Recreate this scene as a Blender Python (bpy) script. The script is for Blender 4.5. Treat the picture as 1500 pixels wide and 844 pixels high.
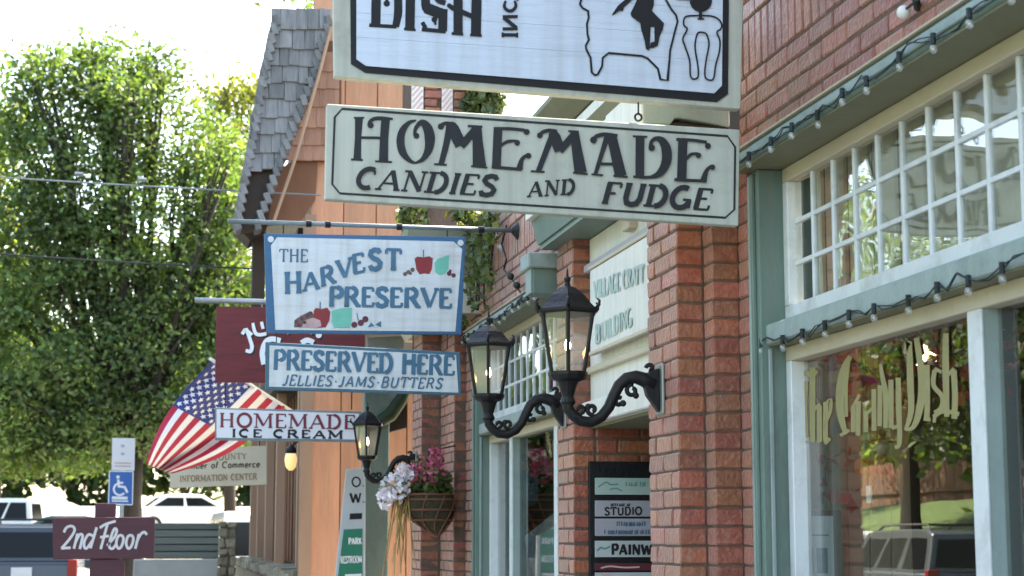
import bpy, bmesh, math, random
import numpy as np
from mathutils import Vector, Matrix

for o in list(bpy.data.objects):
    bpy.data.objects.remove(o, do_unlink=True)
random.seed(7); np.random.seed(7)
scene = bpy.context.scene
C = scene.collection
R = math.radians

# ------------------------------------------------------------------ camera
F = 2600.0                                  # focal length in photo pixels (photo 1500 x 844)
EYE = Vector((0.0, 0.0, 1.6))
TILT = math.atan(363.0 / F)
PSI = math.atan(520.0 / F * math.cos(TILT))
FW = Vector((math.sin(PSI) * math.cos(TILT), math.cos(PSI) * math.cos(TILT), math.sin(TILT)))
RT = Vector((math.cos(PSI), -math.sin(PSI), 0))
UP = RT.cross(FW)
cam_d = bpy.data.cameras.new('camera')
cam = bpy.data.objects.new('camera', cam_d); C.objects.link(cam)
cam.matrix_world = Matrix(((RT.x, UP.x, -FW.x, EYE.x), (RT.y, UP.y, -FW.y, EYE.y),
                           (RT.z, UP.z, -FW.z, EYE.z), (0, 0, 0, 1)))
cam_d.sensor_width = 36; cam_d.lens = 36 * F / 1500
cam_d.clip_start = 0.05; cam_d.clip_end = 3000
cam_d.dof.use_dof = True; cam_d.dof.focus_distance = 7.6; cam_d.dof.aperture_fstop = 6.3
scene.camera = cam

# ------------------------------------------------------------------ sky, sun, exposure
SUN_EL, SUN_AZ = 47.0, 52.0                 # azimuth from +Y towards +X: behind the shops
world = bpy.data.worlds.new('World'); scene.world = world; world.use_nodes = True
wn = world.node_tree; wn.nodes.clear()
sky = wn.nodes.new('ShaderNodeTexSky'); sky.sky_type = 'NISHITA'; sky.sun_disc = False
sky.sun_elevation = R(SUN_EL); sky.sun_rotation = R(SUN_AZ)
sky.air_density = 1.0; sky.dust_density = 3.0; sky.ozone_density = 1.0; sky.altitude = 300
wb = wn.nodes.new('ShaderNodeBackground'); wb.inputs['Strength'].default_value = 0.15
wo = wn.nodes.new('ShaderNodeOutputWorld')
wn.links.new(sky.outputs[0], wb.inputs[0]); wn.links.new(wb.outputs[0], wo.inputs[0])
sun_d = bpy.data.lights.new('sun', 'SUN'); sun_d.energy = 4.5; sun_d.angle = R(0.5); sun_d.color = (1, 0.95, 0.86)
sun = bpy.data.objects.new('sun', sun_d); C.objects.link(sun)
sdir = Vector((math.sin(R(SUN_AZ)) * math.cos(R(SUN_EL)), math.cos(R(SUN_AZ)) * math.cos(R(SUN_EL)), math.sin(R(SUN_EL))))
sun.rotation_euler = sdir.to_track_quat('Z', 'Y').to_euler(); sun.location = sdir * 60
scene.view_settings.view_transform = 'Standard'
scene.view_settings.look = 'None'
scene.view_settings.gamma = 1.0
scene.view_settings.use_curve_mapping = False
scene.view_settings.exposure = 2.7
scene.view_settings.use_white_balance = True          # daylight-shade white balance of the camera
scene.view_settings.white_balance_temperature = 7400
scene.view_settings.white_balance_tint = 8
scene.render.engine = 'CYCLES'
scene.cycles.max_bounces = 8
scene.cycles.transparent_max_bounces = 24

# ------------------------------------------------------------------ pixel -> place
def ray(px, py):
    return FW + RT * ((px - 750) / F) + UP * ((422 - py) / F)
def onY(px, py, Y):
    d = ray(px, py); return EYE + d * ((Y - EYE.y) / d.y)
def onX(px, py, X):
    d = ray(px, py); return EYE + d * ((X - EYE.x) / d.x)
def YofX(px, X, py=600): return onX(px, py, X).y
def zoomf(ox, oy, s):
    return lambda x, y: (ox + x / s, oy + y / s)

# ------------------------------------------------------------------ materials
MATS = {}
def mat(name, col, rough=0.6, var=0.12, scale=6.0, bump=0.0, bscale=40.0, rnd=0.0, stretch=None,
        metal=0.0, dark=None, darkamt=0.0, darkscale=3.0, spec=0.4, island=0.0, hue=0.0, coat=0.0, streak=0.0, sheen=0.0):
    """principled with noise variation of the colour, optional stains, bump and per-object variation"""
    m = bpy.data.materials.new(name); m.use_nodes = True
    nt = m.node_tree; n = nt.nodes; l = nt.links
    b = n['Principled BSDF']
    b.inputs['Roughness'].default_value = rough; b.inputs['Metallic'].default_value = metal
    b.inputs['Specular IOR Level'].default_value = spec
    b.inputs['Coat Weight'].default_value = coat
    b.inputs['Sheen Weight'].default_value = sheen; b.inputs['Sheen Roughness'].default_value = 0.4; b.inputs['Sheen Tint'].default_value = (1.0, 0.80, 0.70, 1)
    tc = n.new('ShaderNodeTexCoord'); mp = n.new('ShaderNodeMapping')
    l.new(tc.outputs['Object'], mp.inputs[0])
    if stretch: mp.inputs['Scale'].default_value = stretch
    vec = mp.outputs[0]
    if rnd > 0 or island > 0:
        oi = n.new('ShaderNodeObjectInfo'); ad = n.new('ShaderNodeVectorMath'); ad.operation = 'ADD'
        mu = n.new('ShaderNodeMath'); mu.operation = 'MULTIPLY'; mu.inputs[1].default_value = 37.0
        l.new(oi.outputs['Random'], mu.inputs[0]); l.new(mp.outputs[0], ad.inputs[0]); l.new(mu.outputs[0], ad.inputs[1])
        vec = ad.outputs[0]
    nz = n.new('ShaderNodeTexNoise'); nz.inputs['Scale'].default_value = scale
    nz.inputs['Detail'].default_value = 6; nz.inputs['Roughness'].default_value = 0.62
    l.new(vec, nz.inputs['Vector'])
    hsv = n.new('ShaderNodeHueSaturation'); hsv.inputs['Color'].default_value = (*col, 1)
    mr = n.new('ShaderNodeMapRange'); mr.inputs[1].default_value = 0.25; mr.inputs[2].default_value = 0.75
    mr.inputs[3].default_value = 1 - var; mr.inputs[4].default_value = 1 + var
    l.new(nz.outputs[0], mr.inputs[0])
    val = mr.outputs[0]
    for amt, kind in ((rnd, 'o'), (island, 'i')):
        if amt > 0:
            if kind == 'o': src = oi.outputs['Random']
            else: src = n.new('ShaderNodeNewGeometry').outputs['Random Per Island']
            r2 = n.new('ShaderNodeMapRange'); r2.inputs[3].default_value = 1 - amt; r2.inputs[4].default_value = 1 + amt
            l.new(src, r2.inputs[0])
            mm = n.new('ShaderNodeMath'); mm.operation = 'MULTIPLY'; l.new(val, mm.inputs[0]); l.new(r2.outputs[0], mm.inputs[1])
            val = mm.outputs[0]
            if hue > 0:
                wn_ = n.new('ShaderNodeTexWhiteNoise'); wn_.noise_dimensions = '1D'; l.new(src, wn_.inputs['W'])
                r3 = n.new('ShaderNodeMapRange'); r3.inputs[3].default_value = 0.5 - hue * 0.6; r3.inputs[4].default_value = 0.5 + hue * 1.1
                l.new(wn_.outputs[0], r3.inputs[0]); l.new(r3.outputs[0], hsv.inputs['Hue'])
    l.new(val, hsv.inputs['Value'])
    out = hsv.outputs[0]
    if dark is not None:
        n2 = n.new('ShaderNodeTexNoise'); n2.inputs['Scale'].default_value = darkscale; n2.inputs['Detail'].default_value = 8
        n2.inputs['Roughness'].default_value = 0.7
        l.new(vec, n2.inputs['Vector'])
        r4 = n.new('ShaderNodeMapRange'); r4.inputs[1].default_value = 0.5; r4.inputs[2].default_value = 0.72
        r4.inputs[3].default_value = 0; r4.inputs[4].default_value = darkamt
        l.new(n2.outputs[0], r4.inputs[0])
        mx = n.new('ShaderNodeMix'); mx.data_type = 'RGBA'
        l.new(r4.outputs[0], mx.inputs[0]); l.new(out, mx.inputs[6]); mx.inputs[7].default_value = (*dark, 1)
        out = mx.outputs[2]
    if streak > 0:                            # rain streaks running down the face, and blotchy fading
        ms = n.new('ShaderNodeMapping'); ms.inputs['Scale'].default_value = (26, 26, 1.1); l.new(tc.outputs['Object'], ms.inputs[0])
        n5 = n.new('ShaderNodeTexNoise'); n5.inputs['Scale'].default_value = 1.0; n5.inputs['Detail'].default_value = 5; l.new(ms.outputs[0], n5.inputs['Vector'])
        r5 = n.new('ShaderNodeMapRange'); r5.inputs[1].default_value = 0.42; r5.inputs[2].default_value = 0.75; r5.inputs[3].default_value = 0; r5.inputs[4].default_value = streak
        l.new(n5.outputs[0], r5.inputs[0])
        m5 = n.new('ShaderNodeMix'); m5.data_type = 'RGBA'; l.new(r5.outputs[0], m5.inputs[0]); l.new(out, m5.inputs[6]); m5.inputs[7].default_value = (0.20, 0.18, 0.14, 1)
        out = m5.outputs[2]
    l.new(out, b.inputs['Base Color'])
    if bump > 0:
        n3 = n.new('ShaderNodeTexNoise'); n3.inputs['Scale'].default_value = bscale; n3.inputs['Detail'].default_value = 5
        l.new(vec, n3.inputs['Vector'])
        bp = n.new('ShaderNodeBump'); bp.inputs['Strength'].default_value = bump; bp.inputs['Distance'].default_value = 0.01
        l.new(n3.outputs[0], bp.inputs['Height']); l.new(bp.outputs[0], b.inputs['Normal'])
    MATS[name] = m; return m

def leafmat(name, col, var=0.45, hue=0.03, trans=0.5, tcol=None):
    m = bpy.data.materials.new(name); m.use_nodes = True
    nt = m.node_tree; n = nt.nodes; l = nt.links; n.clear()
    g = n.new('ShaderNodeNewGeometry'); hs = n.new('ShaderNodeHueSaturation'); hs.inputs['Color'].default_value = (*col, 1)
    r = n.new('ShaderNodeMapRange'); r.inputs[3].default_value = 1 - var; r.inputs[4].default_value = 1 + var
    l.new(g.outputs['Random Per Island'], r.inputs[0]); l.new(r.outputs[0], hs.inputs['Value'])
    w = n.new('ShaderNodeTexWhiteNoise'); w.noise_dimensions = '1D'; l.new(g.outputs['Random Per Island'], w.inputs['W'])
    r2 = n.new('ShaderNodeMapRange'); r2.inputs[3].default_value = 0.5 - hue; r2.inputs[4].default_value = 0.5 + hue * 0.4
    l.new(w.outputs[0], r2.inputs[0]); l.new(r2.outputs[0], hs.inputs['Hue'])
    tc = n.new('ShaderNodeTexCoord'); nz = n.new('ShaderNodeTexNoise'); nz.inputs['Scale'].default_value = 0.55; nz.inputs['Detail'].default_value = 3
    l.new(tc.outputs['Object'], nz.inputs['Vector'])
    r3 = n.new('ShaderNodeMapRange'); r3.inputs[1].default_value = 0.35; r3.inputs[2].default_value = 0.68; r3.inputs[3].default_value = 0.7; r3.inputs[4].default_value = 1.4
    l.new(nz.outputs[0], r3.inputs[0])
    mm = n.new('ShaderNodeMath'); mm.operation = 'MULTIPLY'; l.new(r.outputs[0], mm.inputs[0]); l.new(r3.outputs[0], mm.inputs[1]); l.new(mm.outputs[0], hs.inputs['Value'])
    d = n.new('ShaderNodeBsdfPrincipled'); d.inputs['Roughness'].default_value = 0.5
    d.inputs['Specular IOR Level'].default_value = 0.4
    t = n.new('ShaderNodeBsdfTranslucent')
    l.new(hs.outputs[0], d.inputs['Base Color'])
    mxc = n.new('ShaderNodeMix'); mxc.data_type = 'RGBA'; mxc.blend_type = 'MULTIPLY'; mxc.inputs[0].default_value = 1
    l.new(hs.outputs[0], mxc.inputs[6]); mxc.inputs[7].default_value = (*(tcol or (2.0, 1.8, 0.6)), 1)
    l.new(mxc.outputs[2], t.inputs['Color'])
    mx = n.new('ShaderNodeMixShader'); mx.inputs[0].default_value = trans
    o = n.new('ShaderNodeOutputMaterial')
    l.new(d.outputs[0], mx.inputs[1]); l.new(t.outputs[0], mx.inputs[2]); l.new(mx.outputs[0], o.inputs[0])
    MATS[name] = m; return m

def glassmat(name, tint=(1, 1, 1), gain=1.0, rough=0.0, base=0.05, wave=0.0, dirt=0.0):
    m = bpy.data.materials.new(name); m.use_nodes = True
    nt = m.node_tree; n = nt.nodes; l = nt.links; n.clear()
    lw = n.new('ShaderNodeLayerWeight'); lw.inputs[0].default_value = 0.5
    p = n.new('ShaderNodeMath'); p.operation = 'POWER'; p.inputs[1].default_value = 5
    l.new(lw.outputs['Facing'], p.inputs[0])
    mr = n.new('ShaderNodeMapRange'); mr.inputs[3].default_value = base * gain; mr.inputs[4].default_value = 1.0
    l.new(p.outputs[0], mr.inputs[0])
    sc = n.new('ShaderNodeMath'); sc.operation = 'MULTIPLY'; sc.inputs[1].default_value = gain; sc.use_clamp = True
    l.new(mr.outputs[0], sc.inputs[0])
    t = n.new('ShaderNodeBsdfTransparent'); t.inputs[0].default_value = (*tint, 1)
    g = n.new('ShaderNodeBsdfGlossy'); g.inputs['Roughness'].default_value = rough
    if wave > 0:
        tc = n.new('ShaderNodeTexCoord'); nz = n.new('ShaderNodeTexNoise'); nz.inputs['Scale'].default_value = 3.0
        nz.inputs['Detail'].default_value = 1
        l.new(tc.outputs['Object'], nz.inputs['Vector'])
        bp = n.new('ShaderNodeBump'); bp.inputs['Strength'].default_value = wave; bp.inputs['Distance'].default_value = 0.01
        l.new(nz.outputs[0], bp.inputs['Height']); l.new(bp.outputs[0], g.inputs['Normal'])
    mx = n.new('ShaderNodeMixShader'); o = n.new('ShaderNodeOutputMaterial')
    l.new(sc.outputs[0], mx.inputs[0]); l.new(t.outputs[0], mx.inputs[1]); l.new(g.outputs[0], mx.inputs[2])
    fin = mx.outputs[0]
    if dirt > 0:
        df = n.new('ShaderNodeBsdfDiffuse'); df.inputs[0].default_value = (0.75, 0.74, 0.68, 1)
        m2 = n.new('ShaderNodeMixShader'); m2.inputs[0].default_value = dirt
        l.new(fin, m2.inputs[1]); l.new(df.outputs[0], m2.inputs[2]); fin = m2.outputs[0]
    l.new(fin, o.inputs[0])
    MATS[name] = m; return m

def emit(name, col, s):
    m = bpy.data.materials.new(name); m.use_nodes = True
    b = m.node_tree.nodes['Principled BSDF']
    b.inputs['Base Color'].default_value = (*col, 1)
    b.inputs['Emission Color'].default_value = (*col, 1); b.inputs['Emission Strength'].default_value = s
    MATS[name] = m; return m

mat('brick', (0.25, 0.066, 0.034), 0.44, 0.28, 22, 0.6, 60, rnd=0.28, hue=0.014, spec=0.6, sheen=0.5, dark=(0.40, 0.23, 0.17), darkamt=0.4, darkscale=16)
mat('brick_mass', (0.25, 0.066, 0.034), 0.44, 0.22, 18, 0.4, 70, island=0.24, hue=0.014, spec=0.6, sheen=0.75)
mat('mortar', (0.125, 0.08, 0.06), 0.95, 0.3, 9, 0.8, 90)
mat('green_trim', (0.125, 0.188, 0.158), 0.5, 0.12, 5, 0.25, 60, dark=(0.06, 0.085, 0.07), darkamt=0.65, streak=0.3, darkscale=4, stretch=(1, 1, 0.35))
mat('blue_green_trim', (0.26, 0.325, 0.31), 0.5, 0.12, 5, 0.25, 60, dark=(0.13, 0.16, 0.145), darkamt=0.6, streak=0.25, darkscale=4)
mat('olive_paint', (0.16, 0.155, 0.09), 0.6, 0.12, 6, 0.1, 50)
mat('cream_paint', (0.50, 0.44, 0.33), 0.55, 0.08, 5, 0.15, 60, dark=(0.25, 0.19, 0.13), darkamt=0.35, darkscale=5)
mat('white_paint', (0.62, 0.64, 0.64), 0.5, 0.07, 5, 0.12, 60, dark=(0.30, 0.30, 0.28), darkamt=0.55, darkscale=7)
mat('bright_white', (0.68, 0.67, 0.62), 0.5, 0.07, 4, 0.1, 50, streak=0.2)
glassmat('shop_glass', (0.94, 0.96, 0.94), 1.4, 0.0, 0.05, 0.03)
glassmat('transom_glass', (0.96, 0.97, 0.95), 1.6, 0.0, 0.06, 0.9)
glassmat('lantern_glass', (0.96, 0.96, 0.94), 1.2, 0.05, 0.05, 0.0, 0.10)
glassmat('bulb_glass', (0.95, 0.96, 0.96), 1.6, 0.02, 0.06, 0.0, 0.10)
mat('black_iron', (0.008, 0.0085, 0.010), 0.5, 0.25, 20, 0.3, 60, spec=0.3)
mat('dark_rubber', (0.012, 0.02, 0.018), 0.6, 0.1)
mat('sign_pale', (0.45, 0.46, 0.385), 0.55, 0.05, 4, 0.12, 60, dark=(0.27, 0.25, 0.19), darkamt=0.5, darkscale=7, streak=0.35)
mat('sign_frame_cream', (0.44, 0.45, 0.38), 0.6, 0.08, 5, 0.15, 50, dark=(0.2, 0.18, 0.12), darkamt=0.45, darkscale=8, streak=0.35)
mat('sign_blue_white', (0.54, 0.60, 0.68), 0.55, 0.06, 3, 0.2, 40, stretch=(1, 1, 14), dark=(0.36, 0.40, 0.46), darkamt=0.4, darkscale=4, streak=0.22)
mat('letter_black', (0.018, 0.018, 0.020), 0.6, 0.15, 12, spec=0.2)
mat('letter_dark', (0.027, 0.028, 0.030), 0.6, 0.15, 12, spec=0.2)
mat('letter_blue', (0.040, 0.125, 0.20), 0.5, 0.2, 12)
mat('frame_blue', (0.028, 0.11, 0.22), 0.5, 0.2, 8, 0.1, 60, dark=(0.02, 0.05, 0.09), darkamt=0.5, darkscale=8)
mat('frame_steel_blue', (0.045, 0.12, 0.17), 0.5, 0.2, 8, 0.1, 60)
mat('board_white', (0.56, 0.59, 0.60), 0.6, 0.08, 4, 0.2, 30, stretch=(1, 1, 9), dark=(0.42, 0.38, 0.28), darkamt=0.5, darkscale=3, streak=0.25)
mat('apple_red', (0.22, 0.018, 0.022), 0.5, 0.2, 14)
mat('pear_green', (0.12, 0.42, 0.32), 0.5, 0.15, 14)
mat('berry', (0.10, 0.02, 0.03), 0.5, 0.3, 14)
mat('grape_brown', (0.12, 0.075, 0.065), 0.5, 0.3, 14)
mat('fan_pink', (0.42, 0.27, 0.27), 0.5, 0.25, 20)
mat('oxblood', (0.13, 0.012, 0.014), 0.55, 0.3, 4, 0.2, 40, stretch=(1, 1, 7), dark=(0.03, 0.004, 0.005), darkamt=0.7, darkscale=3)
mat('script_white', (0.75, 0.74, 0.74), 0.5, 0.05)
mat('letter_crimson', (0.17, 0.02, 0.035), 0.5, 0.15)
mat('plum', (0.075, 0.020, 0.028), 0.55, 0.15, 5, 0.15, 50, stretch=(1, 1, 5))
mat('chalk', (0.60, 0.57, 0.55), 0.7, 0.1)
mat('galv', (0.30, 0.32, 0.33), 0.4, 0.2, 12, metal=0.7)
mat('rod', (0.16, 0.19, 0.20), 0.5, 0.3, 12, metal=0.2, spec=0.5)
mat('sign_white', (0.68, 0.66, 0.68), 0.45, 0.05)
mat('sign_blue', (0.02, 0.11, 0.38), 0.45, 0.08)
mat('faint_print', (0.40, 0.38, 0.42), 0.6, 0.1)
mat('faint_red', (0.58, 0.36, 0.35), 0.6, 0.1)
mat('cream_board', (0.50, 0.45, 0.34), 0.6, 0.08, 4, 0.1, 40)
mat('letter_tan', (0.24, 0.17, 0.10), 0.6, 0.2)
mat('letter_brown', (0.07, 0.05, 0.04), 0.6, 0.2)
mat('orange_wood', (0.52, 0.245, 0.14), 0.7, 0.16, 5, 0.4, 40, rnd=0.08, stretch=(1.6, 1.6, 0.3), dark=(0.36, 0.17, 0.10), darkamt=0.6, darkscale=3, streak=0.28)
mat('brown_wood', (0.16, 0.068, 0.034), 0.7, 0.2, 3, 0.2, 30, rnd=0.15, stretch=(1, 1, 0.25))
mat('post_wood', (0.33, 0.20, 0.13), 0.65, 0.15, 3, 0.2, 30, rnd=0.1, stretch=(1, 1, 0.25))
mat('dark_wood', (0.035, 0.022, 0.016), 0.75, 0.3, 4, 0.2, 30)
mat('grey_shingle', (0.165, 0.163, 0.168), 0.85, 0.25, 9, 0.6, 60, rnd=0.28, stretch=(3, 3, 0.5), dark=(0.05, 0.052, 0.06), darkamt=0.5, darkscale=5)
mat('tan_shingle', (0.36, 0.19, 0.13), 0.8, 0.2, 9, 0.5, 60, rnd=0.2, stretch=(3, 3, 0.5))
mat('stone', (0.22, 0.19, 0.13), 0.9, 0.35, 7, 0.8, 30, rnd=0.3, dark=(0.07, 0.075, 0.03), darkamt=0.6, darkscale=4)
mat('concrete', (0.36, 0.35, 0.32), 0.9, 0.12, 3, 0.3, 60, dark=(0.2, 0.19, 0.17), darkamt=0.4, darkscale=1.2)
mat('asphalt', (0.055, 0.055, 0.057), 0.95, 0.2, 5, 0.5, 150, dark=(0.03, 0.03, 0.03), darkamt=0.4, darkscale=0.6)
mat('lawn', (0.07, 0.11, 0.03), 0.95, 0.35, 2.5, 0.6, 40)
mat('gravel', (0.40, 0.37, 0.32), 0.95, 0.15, 4, 0.4, 60)
mat('grey_plank', (0.145, 0.16, 0.14), 0.8, 0.2, 4, 0.3, 30, rnd=0.25, stretch=(0.25, 1, 4))
mat('bark', (0.026, 0.020, 0.016), 0.95, 0.3, 6, 0.9, 18, stretch=(1, 1, 0.3))
leafmat('leaf_green', (0.074, 0.118, 0.050), 0.5, 0.04, 0.48, (1.75, 1.9, 0.55))
leafmat('leaf_yellow', (0.115, 0.15, 0.045), 0.45, 0.03, 0.5)
leafmat('leaf_dark', (0.030, 0.060, 0.020), 0.5, 0.03, 0.35)
leafmat('ivy', (0.085, 0.12, 0.045), 0.5, 0.04, 0.3)
leafmat('autumn', (0.34, 0.07, 0.025), 0.5, 0.045, 0.3, (1.5, 1.0, 0.7))
leafmat('petal_pink', (0.56, 0.15, 0.20), 0.4, 0.03, 0.3, (1.5, 1.0, 1.2))
leafmat('petal_white', (0.84, 0.77, 0.79), 0.15, 0.03, 0.3, (1, 1, 1))
leafmat('straw', (0.35, 0.25, 0.09), 0.35, 0.03, 0.2, (1, 1, 1))
mat('coir', (0.055, 0.045, 0.026), 0.95, 0.4, 30, 1.0, 60)
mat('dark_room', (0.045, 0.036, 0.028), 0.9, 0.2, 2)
mat('panel_brown', (0.30, 0.25, 0.19), 0.8, 0.15, 4, 0.2, 30, stretch=(3, 3, 0.3))
mat('gold', (0.27, 0.235, 0.10), 0.5, 0.12, 20)
mat('frame_brown', (0.13, 0.055, 0.025), 0.5, 0.2)
mat('paper', (0.60, 0.64, 0.68), 0.6, 0.05)
mat('paper_grey', (0.17, 0.22, 0.26), 0.6, 0.2, 20)
mat('teal_faded', (0.36, 0.46, 0.42), 0.6, 0.12, 10)
mat('teal_ink', (0.10, 0.24, 0.24), 0.6, 0.15)
mat('tenant_white', (0.42, 0.46, 0.47), 0.5, 0.08)
mat('tenant_mint', (0.34, 0.44, 0.40), 0.5, 0.08)
mat('tenant_mauve', (0.34, 0.33, 0.37), 0.5, 0.08)
mat('panel_green', (0.012, 0.17, 0.10), 0.5, 0.1)
mat('flag_red', (0.40, 0.018, 0.045), 0.8, 0.1)
mat('flag_white', (0.72, 0.70, 0.70), 0.8, 0.05)
mat('flag_blue', (0.035, 0.05, 0.20), 0.8, 0.1)
mat('cloth_blue', (0.10, 0.16, 0.24), 0.8, 0.3, 10)
mat('cloth_white', (0.60, 0.66, 0.70), 0.7, 0.1, 3)
mat('skin_red', (0.30, 0.02, 0.02), 0.5, 0.2)
mat('pumpkin', (0.50, 0.16, 0.02), 0.5, 0.2)
mat('hair_black', (0.02, 0.02, 0.025), 0.5, 0.2)
mat('car_navy', (0.018, 0.026, 0.042), 0.3, 0.05, spec=0.4, coat=0.4)
mat('car_white', (0.75, 0.75, 0.74), 0.3, 0.03, spec=0.5, coat=0.5)
mat('car_grey', (0.07, 0.08, 0.085), 0.3, 0.05, metal=0.4, coat=0.5)
mat('car_green', (0.03, 0.06, 0.05), 0.3, 0.05, metal=0.2, coat=0.5)
mat('car_glass', (0.008, 0.009, 0.010), 0.12, 0.05, spec=0.15)
mat('tyre', (0.015, 0.015, 0.015), 0.85, 0.1)
mat('rim', (0.35, 0.36, 0.37), 0.35, 0.1, metal=0.8)
mat('tail_red', (0.22, 0.008, 0.006), 0.25, 0.1)
mat('lamp_clear', (0.6, 0.6, 0.58), 0.15, 0.05)
mat('plate', (0.55, 0.58, 0.60), 0.5, 0.05)
mat('dark_trim', (0.02, 0.02, 0.02), 0.6, 0.1)
mat('roofing', (0.10, 0.10, 0.10), 0.95, 0.2)
mat('house_wall', (0.15, 0.10, 0.075), 0.8, 0.08, 2)
mat('fence_brown', (0.12, 0.065, 0.035), 0.85, 0.25, 3, 0.2, 30, rnd=0.2)
emit('bulb_warm', (1.0, 0.72, 0.34), 6.0)
emit('bulb_window', (1.0, 0.70, 0.36), 4.0)
mat('curtain_cloth', (0.56, 0.53, 0.43), 0.9, 0.15, 4, 0.2, 30)
emit('bulb_soft', (1.0, 0.66, 0.30), 0.14)
M = MATS

# ------------------------------------------------------------------ mesh helpers
ORG = {}
class MB:
    def __init__(s): s.v = []; s.f = []; s.m = []
    def poly(s, pts, mi=0):
        i = len(s.v); s.v += [tuple(p) for p in pts]; s.f.append(tuple(range(i, i + len(pts)))); s.m.append(mi); return s
    def box(s, x0, x1, y0, y1, z0, z1, mi=0):
        x0, x1 = min(x0, x1), max(x0, x1); y0, y1 = min(y0, y1), max(y0, y1); z0, z1 = min(z0, z1), max(z0, z1)
        i = len(s.v)
        s.v += [(x0,y0,z0),(x1,y0,z0),(x1,y1,z0),(x0,y1,z0),(x0,y0,z1),(x1,y0,z1),(x1,y1,z1),(x0,y1,z1)]
        for q in ((0,3,2,1),(4,5,6,7),(0,1,5,4),(1,2,6,5),(2,3,7,6),(3,0,4,7)):
            s.f.append(tuple(i + k for k in q)); s.m.append(mi)
        return s
    def prism(s, pts, vec, mi=0):
        n = len(pts); i = len(s.v); vec = Vector(vec)
        s.v += [tuple(Vector(p)) for p in pts] + [tuple(Vector(p) + vec) for p in pts]
        s.f.append(tuple(range(i + n - 1, i - 1, -1))); s.m.append(mi)
        s.f.append(tuple(range(i + n, i + 2 * n))); s.m.append(mi)
        for k in range(n):
            s.f.append((i + k, i + (k + 1) % n, i + n + (k + 1) % n, i + n + k)); s.m.append(mi)
        return s
    def tube(s, path, r, n=8, mi=0, caps=True):
        path = [Vector(p) for p in path]; k = len(path)
        rr = r if isinstance(r, (list, tuple)) else [r] * k
        i0 = len(s.v); prev = None
        for j, p in enumerate(path):
            t = (path[min(j + 1, k - 1)] - path[max(j - 1, 0)])
            t = t.normalized() if t.length > 1e-9 else Vector((0, 0, 1))
            if prev is None:
                a = Vector((0, 0, 1)) if abs(t.z) < 0.9 else Vector((1, 0, 0))
                u = t.cross(a).normalized()
            else:
                u = (prev - t * prev.dot(t)).normalized()
            prev = u; w = t.cross(u)
            for q in range(n):
                an = 2 * math.pi * q / n
                s.v.append(tuple(p + (u * math.cos(an) + w * math.sin(an)) * rr[j]))
        for j in range(k - 1):
            for q in range(n):
                a = i0 + j * n + q; b = i0 + j * n + (q + 1) % n
                s.f.append((a, b, b + n, a + n)); s.m.append(mi)
        if caps:
            s.f.append(tuple(range(i0 + n - 1, i0 - 1, -1))); s.m.append(mi)
            s.f.append(tuple(range(i0 + (k - 1) * n, i0 + k * n))); s.m.append(mi)
        return s
    def lathe(s, prof, c=(0, 0, 0), n=12, mi=0, rot=0.0, sx=1.0, sy=1.0):
        i0 = len(s.v); c = Vector(c)
        for (r, z) in prof:
            for q in range(n):
                a = 2 * math.pi * q / n + rot
                s.v.append((c.x + r * math.cos(a) * sx, c.y + r * math.sin(a) * sy, c.z + z))
        for j in range(len(prof) - 1):
            for q in range(n):
                a = i0 + j * n + q; b = i0 + j * n + (q + 1) % n
                s.f.append((a, b, b + n, a + n)); s.m.append(mi)
        s.f.append(tuple(range(i0 + n - 1, i0 - 1, -1))); s.m.append(mi)
        k = i0 + (len(prof) - 1) * n
        s.f.append(tuple(range(k, k + n))); s.m.append(mi)
        return s
    def sphere(s, c, r, n=10, m=7, mi=0, sz=1.0):
        return s.lathe([(max(1e-4, r * math.sin(math.pi * j / m)), -r * sz * math.cos(math.pi * j / m)) for j in range(m + 1)], c, n, mi)
    def build(s, name, mats, parent=None, smooth=False, bevel=0.0, seg=1):
        if isinstance(mats, str): mats = [mats]
        o0 = ORG.get(parent.name, Vector((0, 0, 0))) if parent else Vector((0, 0, 0))
        me = bpy.data.meshes.new(name)
        me.from_pydata([(a - o0.x, b - o0.y, c - o0.z) for a, b, c in s.v], [], s.f)
        for q in mats: me.materials.append(M[q])
        if len(mats) > 1: me.polygons.foreach_set('material_index', s.m)
        if smooth: me.polygons.foreach_set('use_smooth', [True] * len(s.f))
        me.update()
        o = bpy.data.objects.new(name, me); C.objects.link(o)
        ORG[o.name] = o0
        if parent: o.parent = parent
        if bevel > 0:
            b = o.modifiers.new('bevel', 'BEVEL'); b.width = bevel; b.segments = seg; b.limit_method = 'ANGLE'; b.angle_limit = R(40)
        return o

def thing(name, label, cat, loc=(0, 0, 0), group=None):
    o = bpy.data.objects.new(name, None); C.objects.link(o); o.location = loc; o.empty_display_size = 0.1
    o['label'] = label; o['category'] = cat
    if group: o['group'] = group
    ORG[o.name] = Vector(loc); return o
def tag(o, label, cat, group=None):
    o['label'] = label; o['category'] = cat
    if group: o['group'] = group
    return o
def struct(o, kind='structure'):
    o['kind'] = kind; return o
def part_box(name, m, parent, x0, x1, y0, y1, z0, z1, bevel=0.0):
    return MB().box(x0, x1, y0, y1, z0, z1).build(name, m, parent, bevel=bevel)

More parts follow.
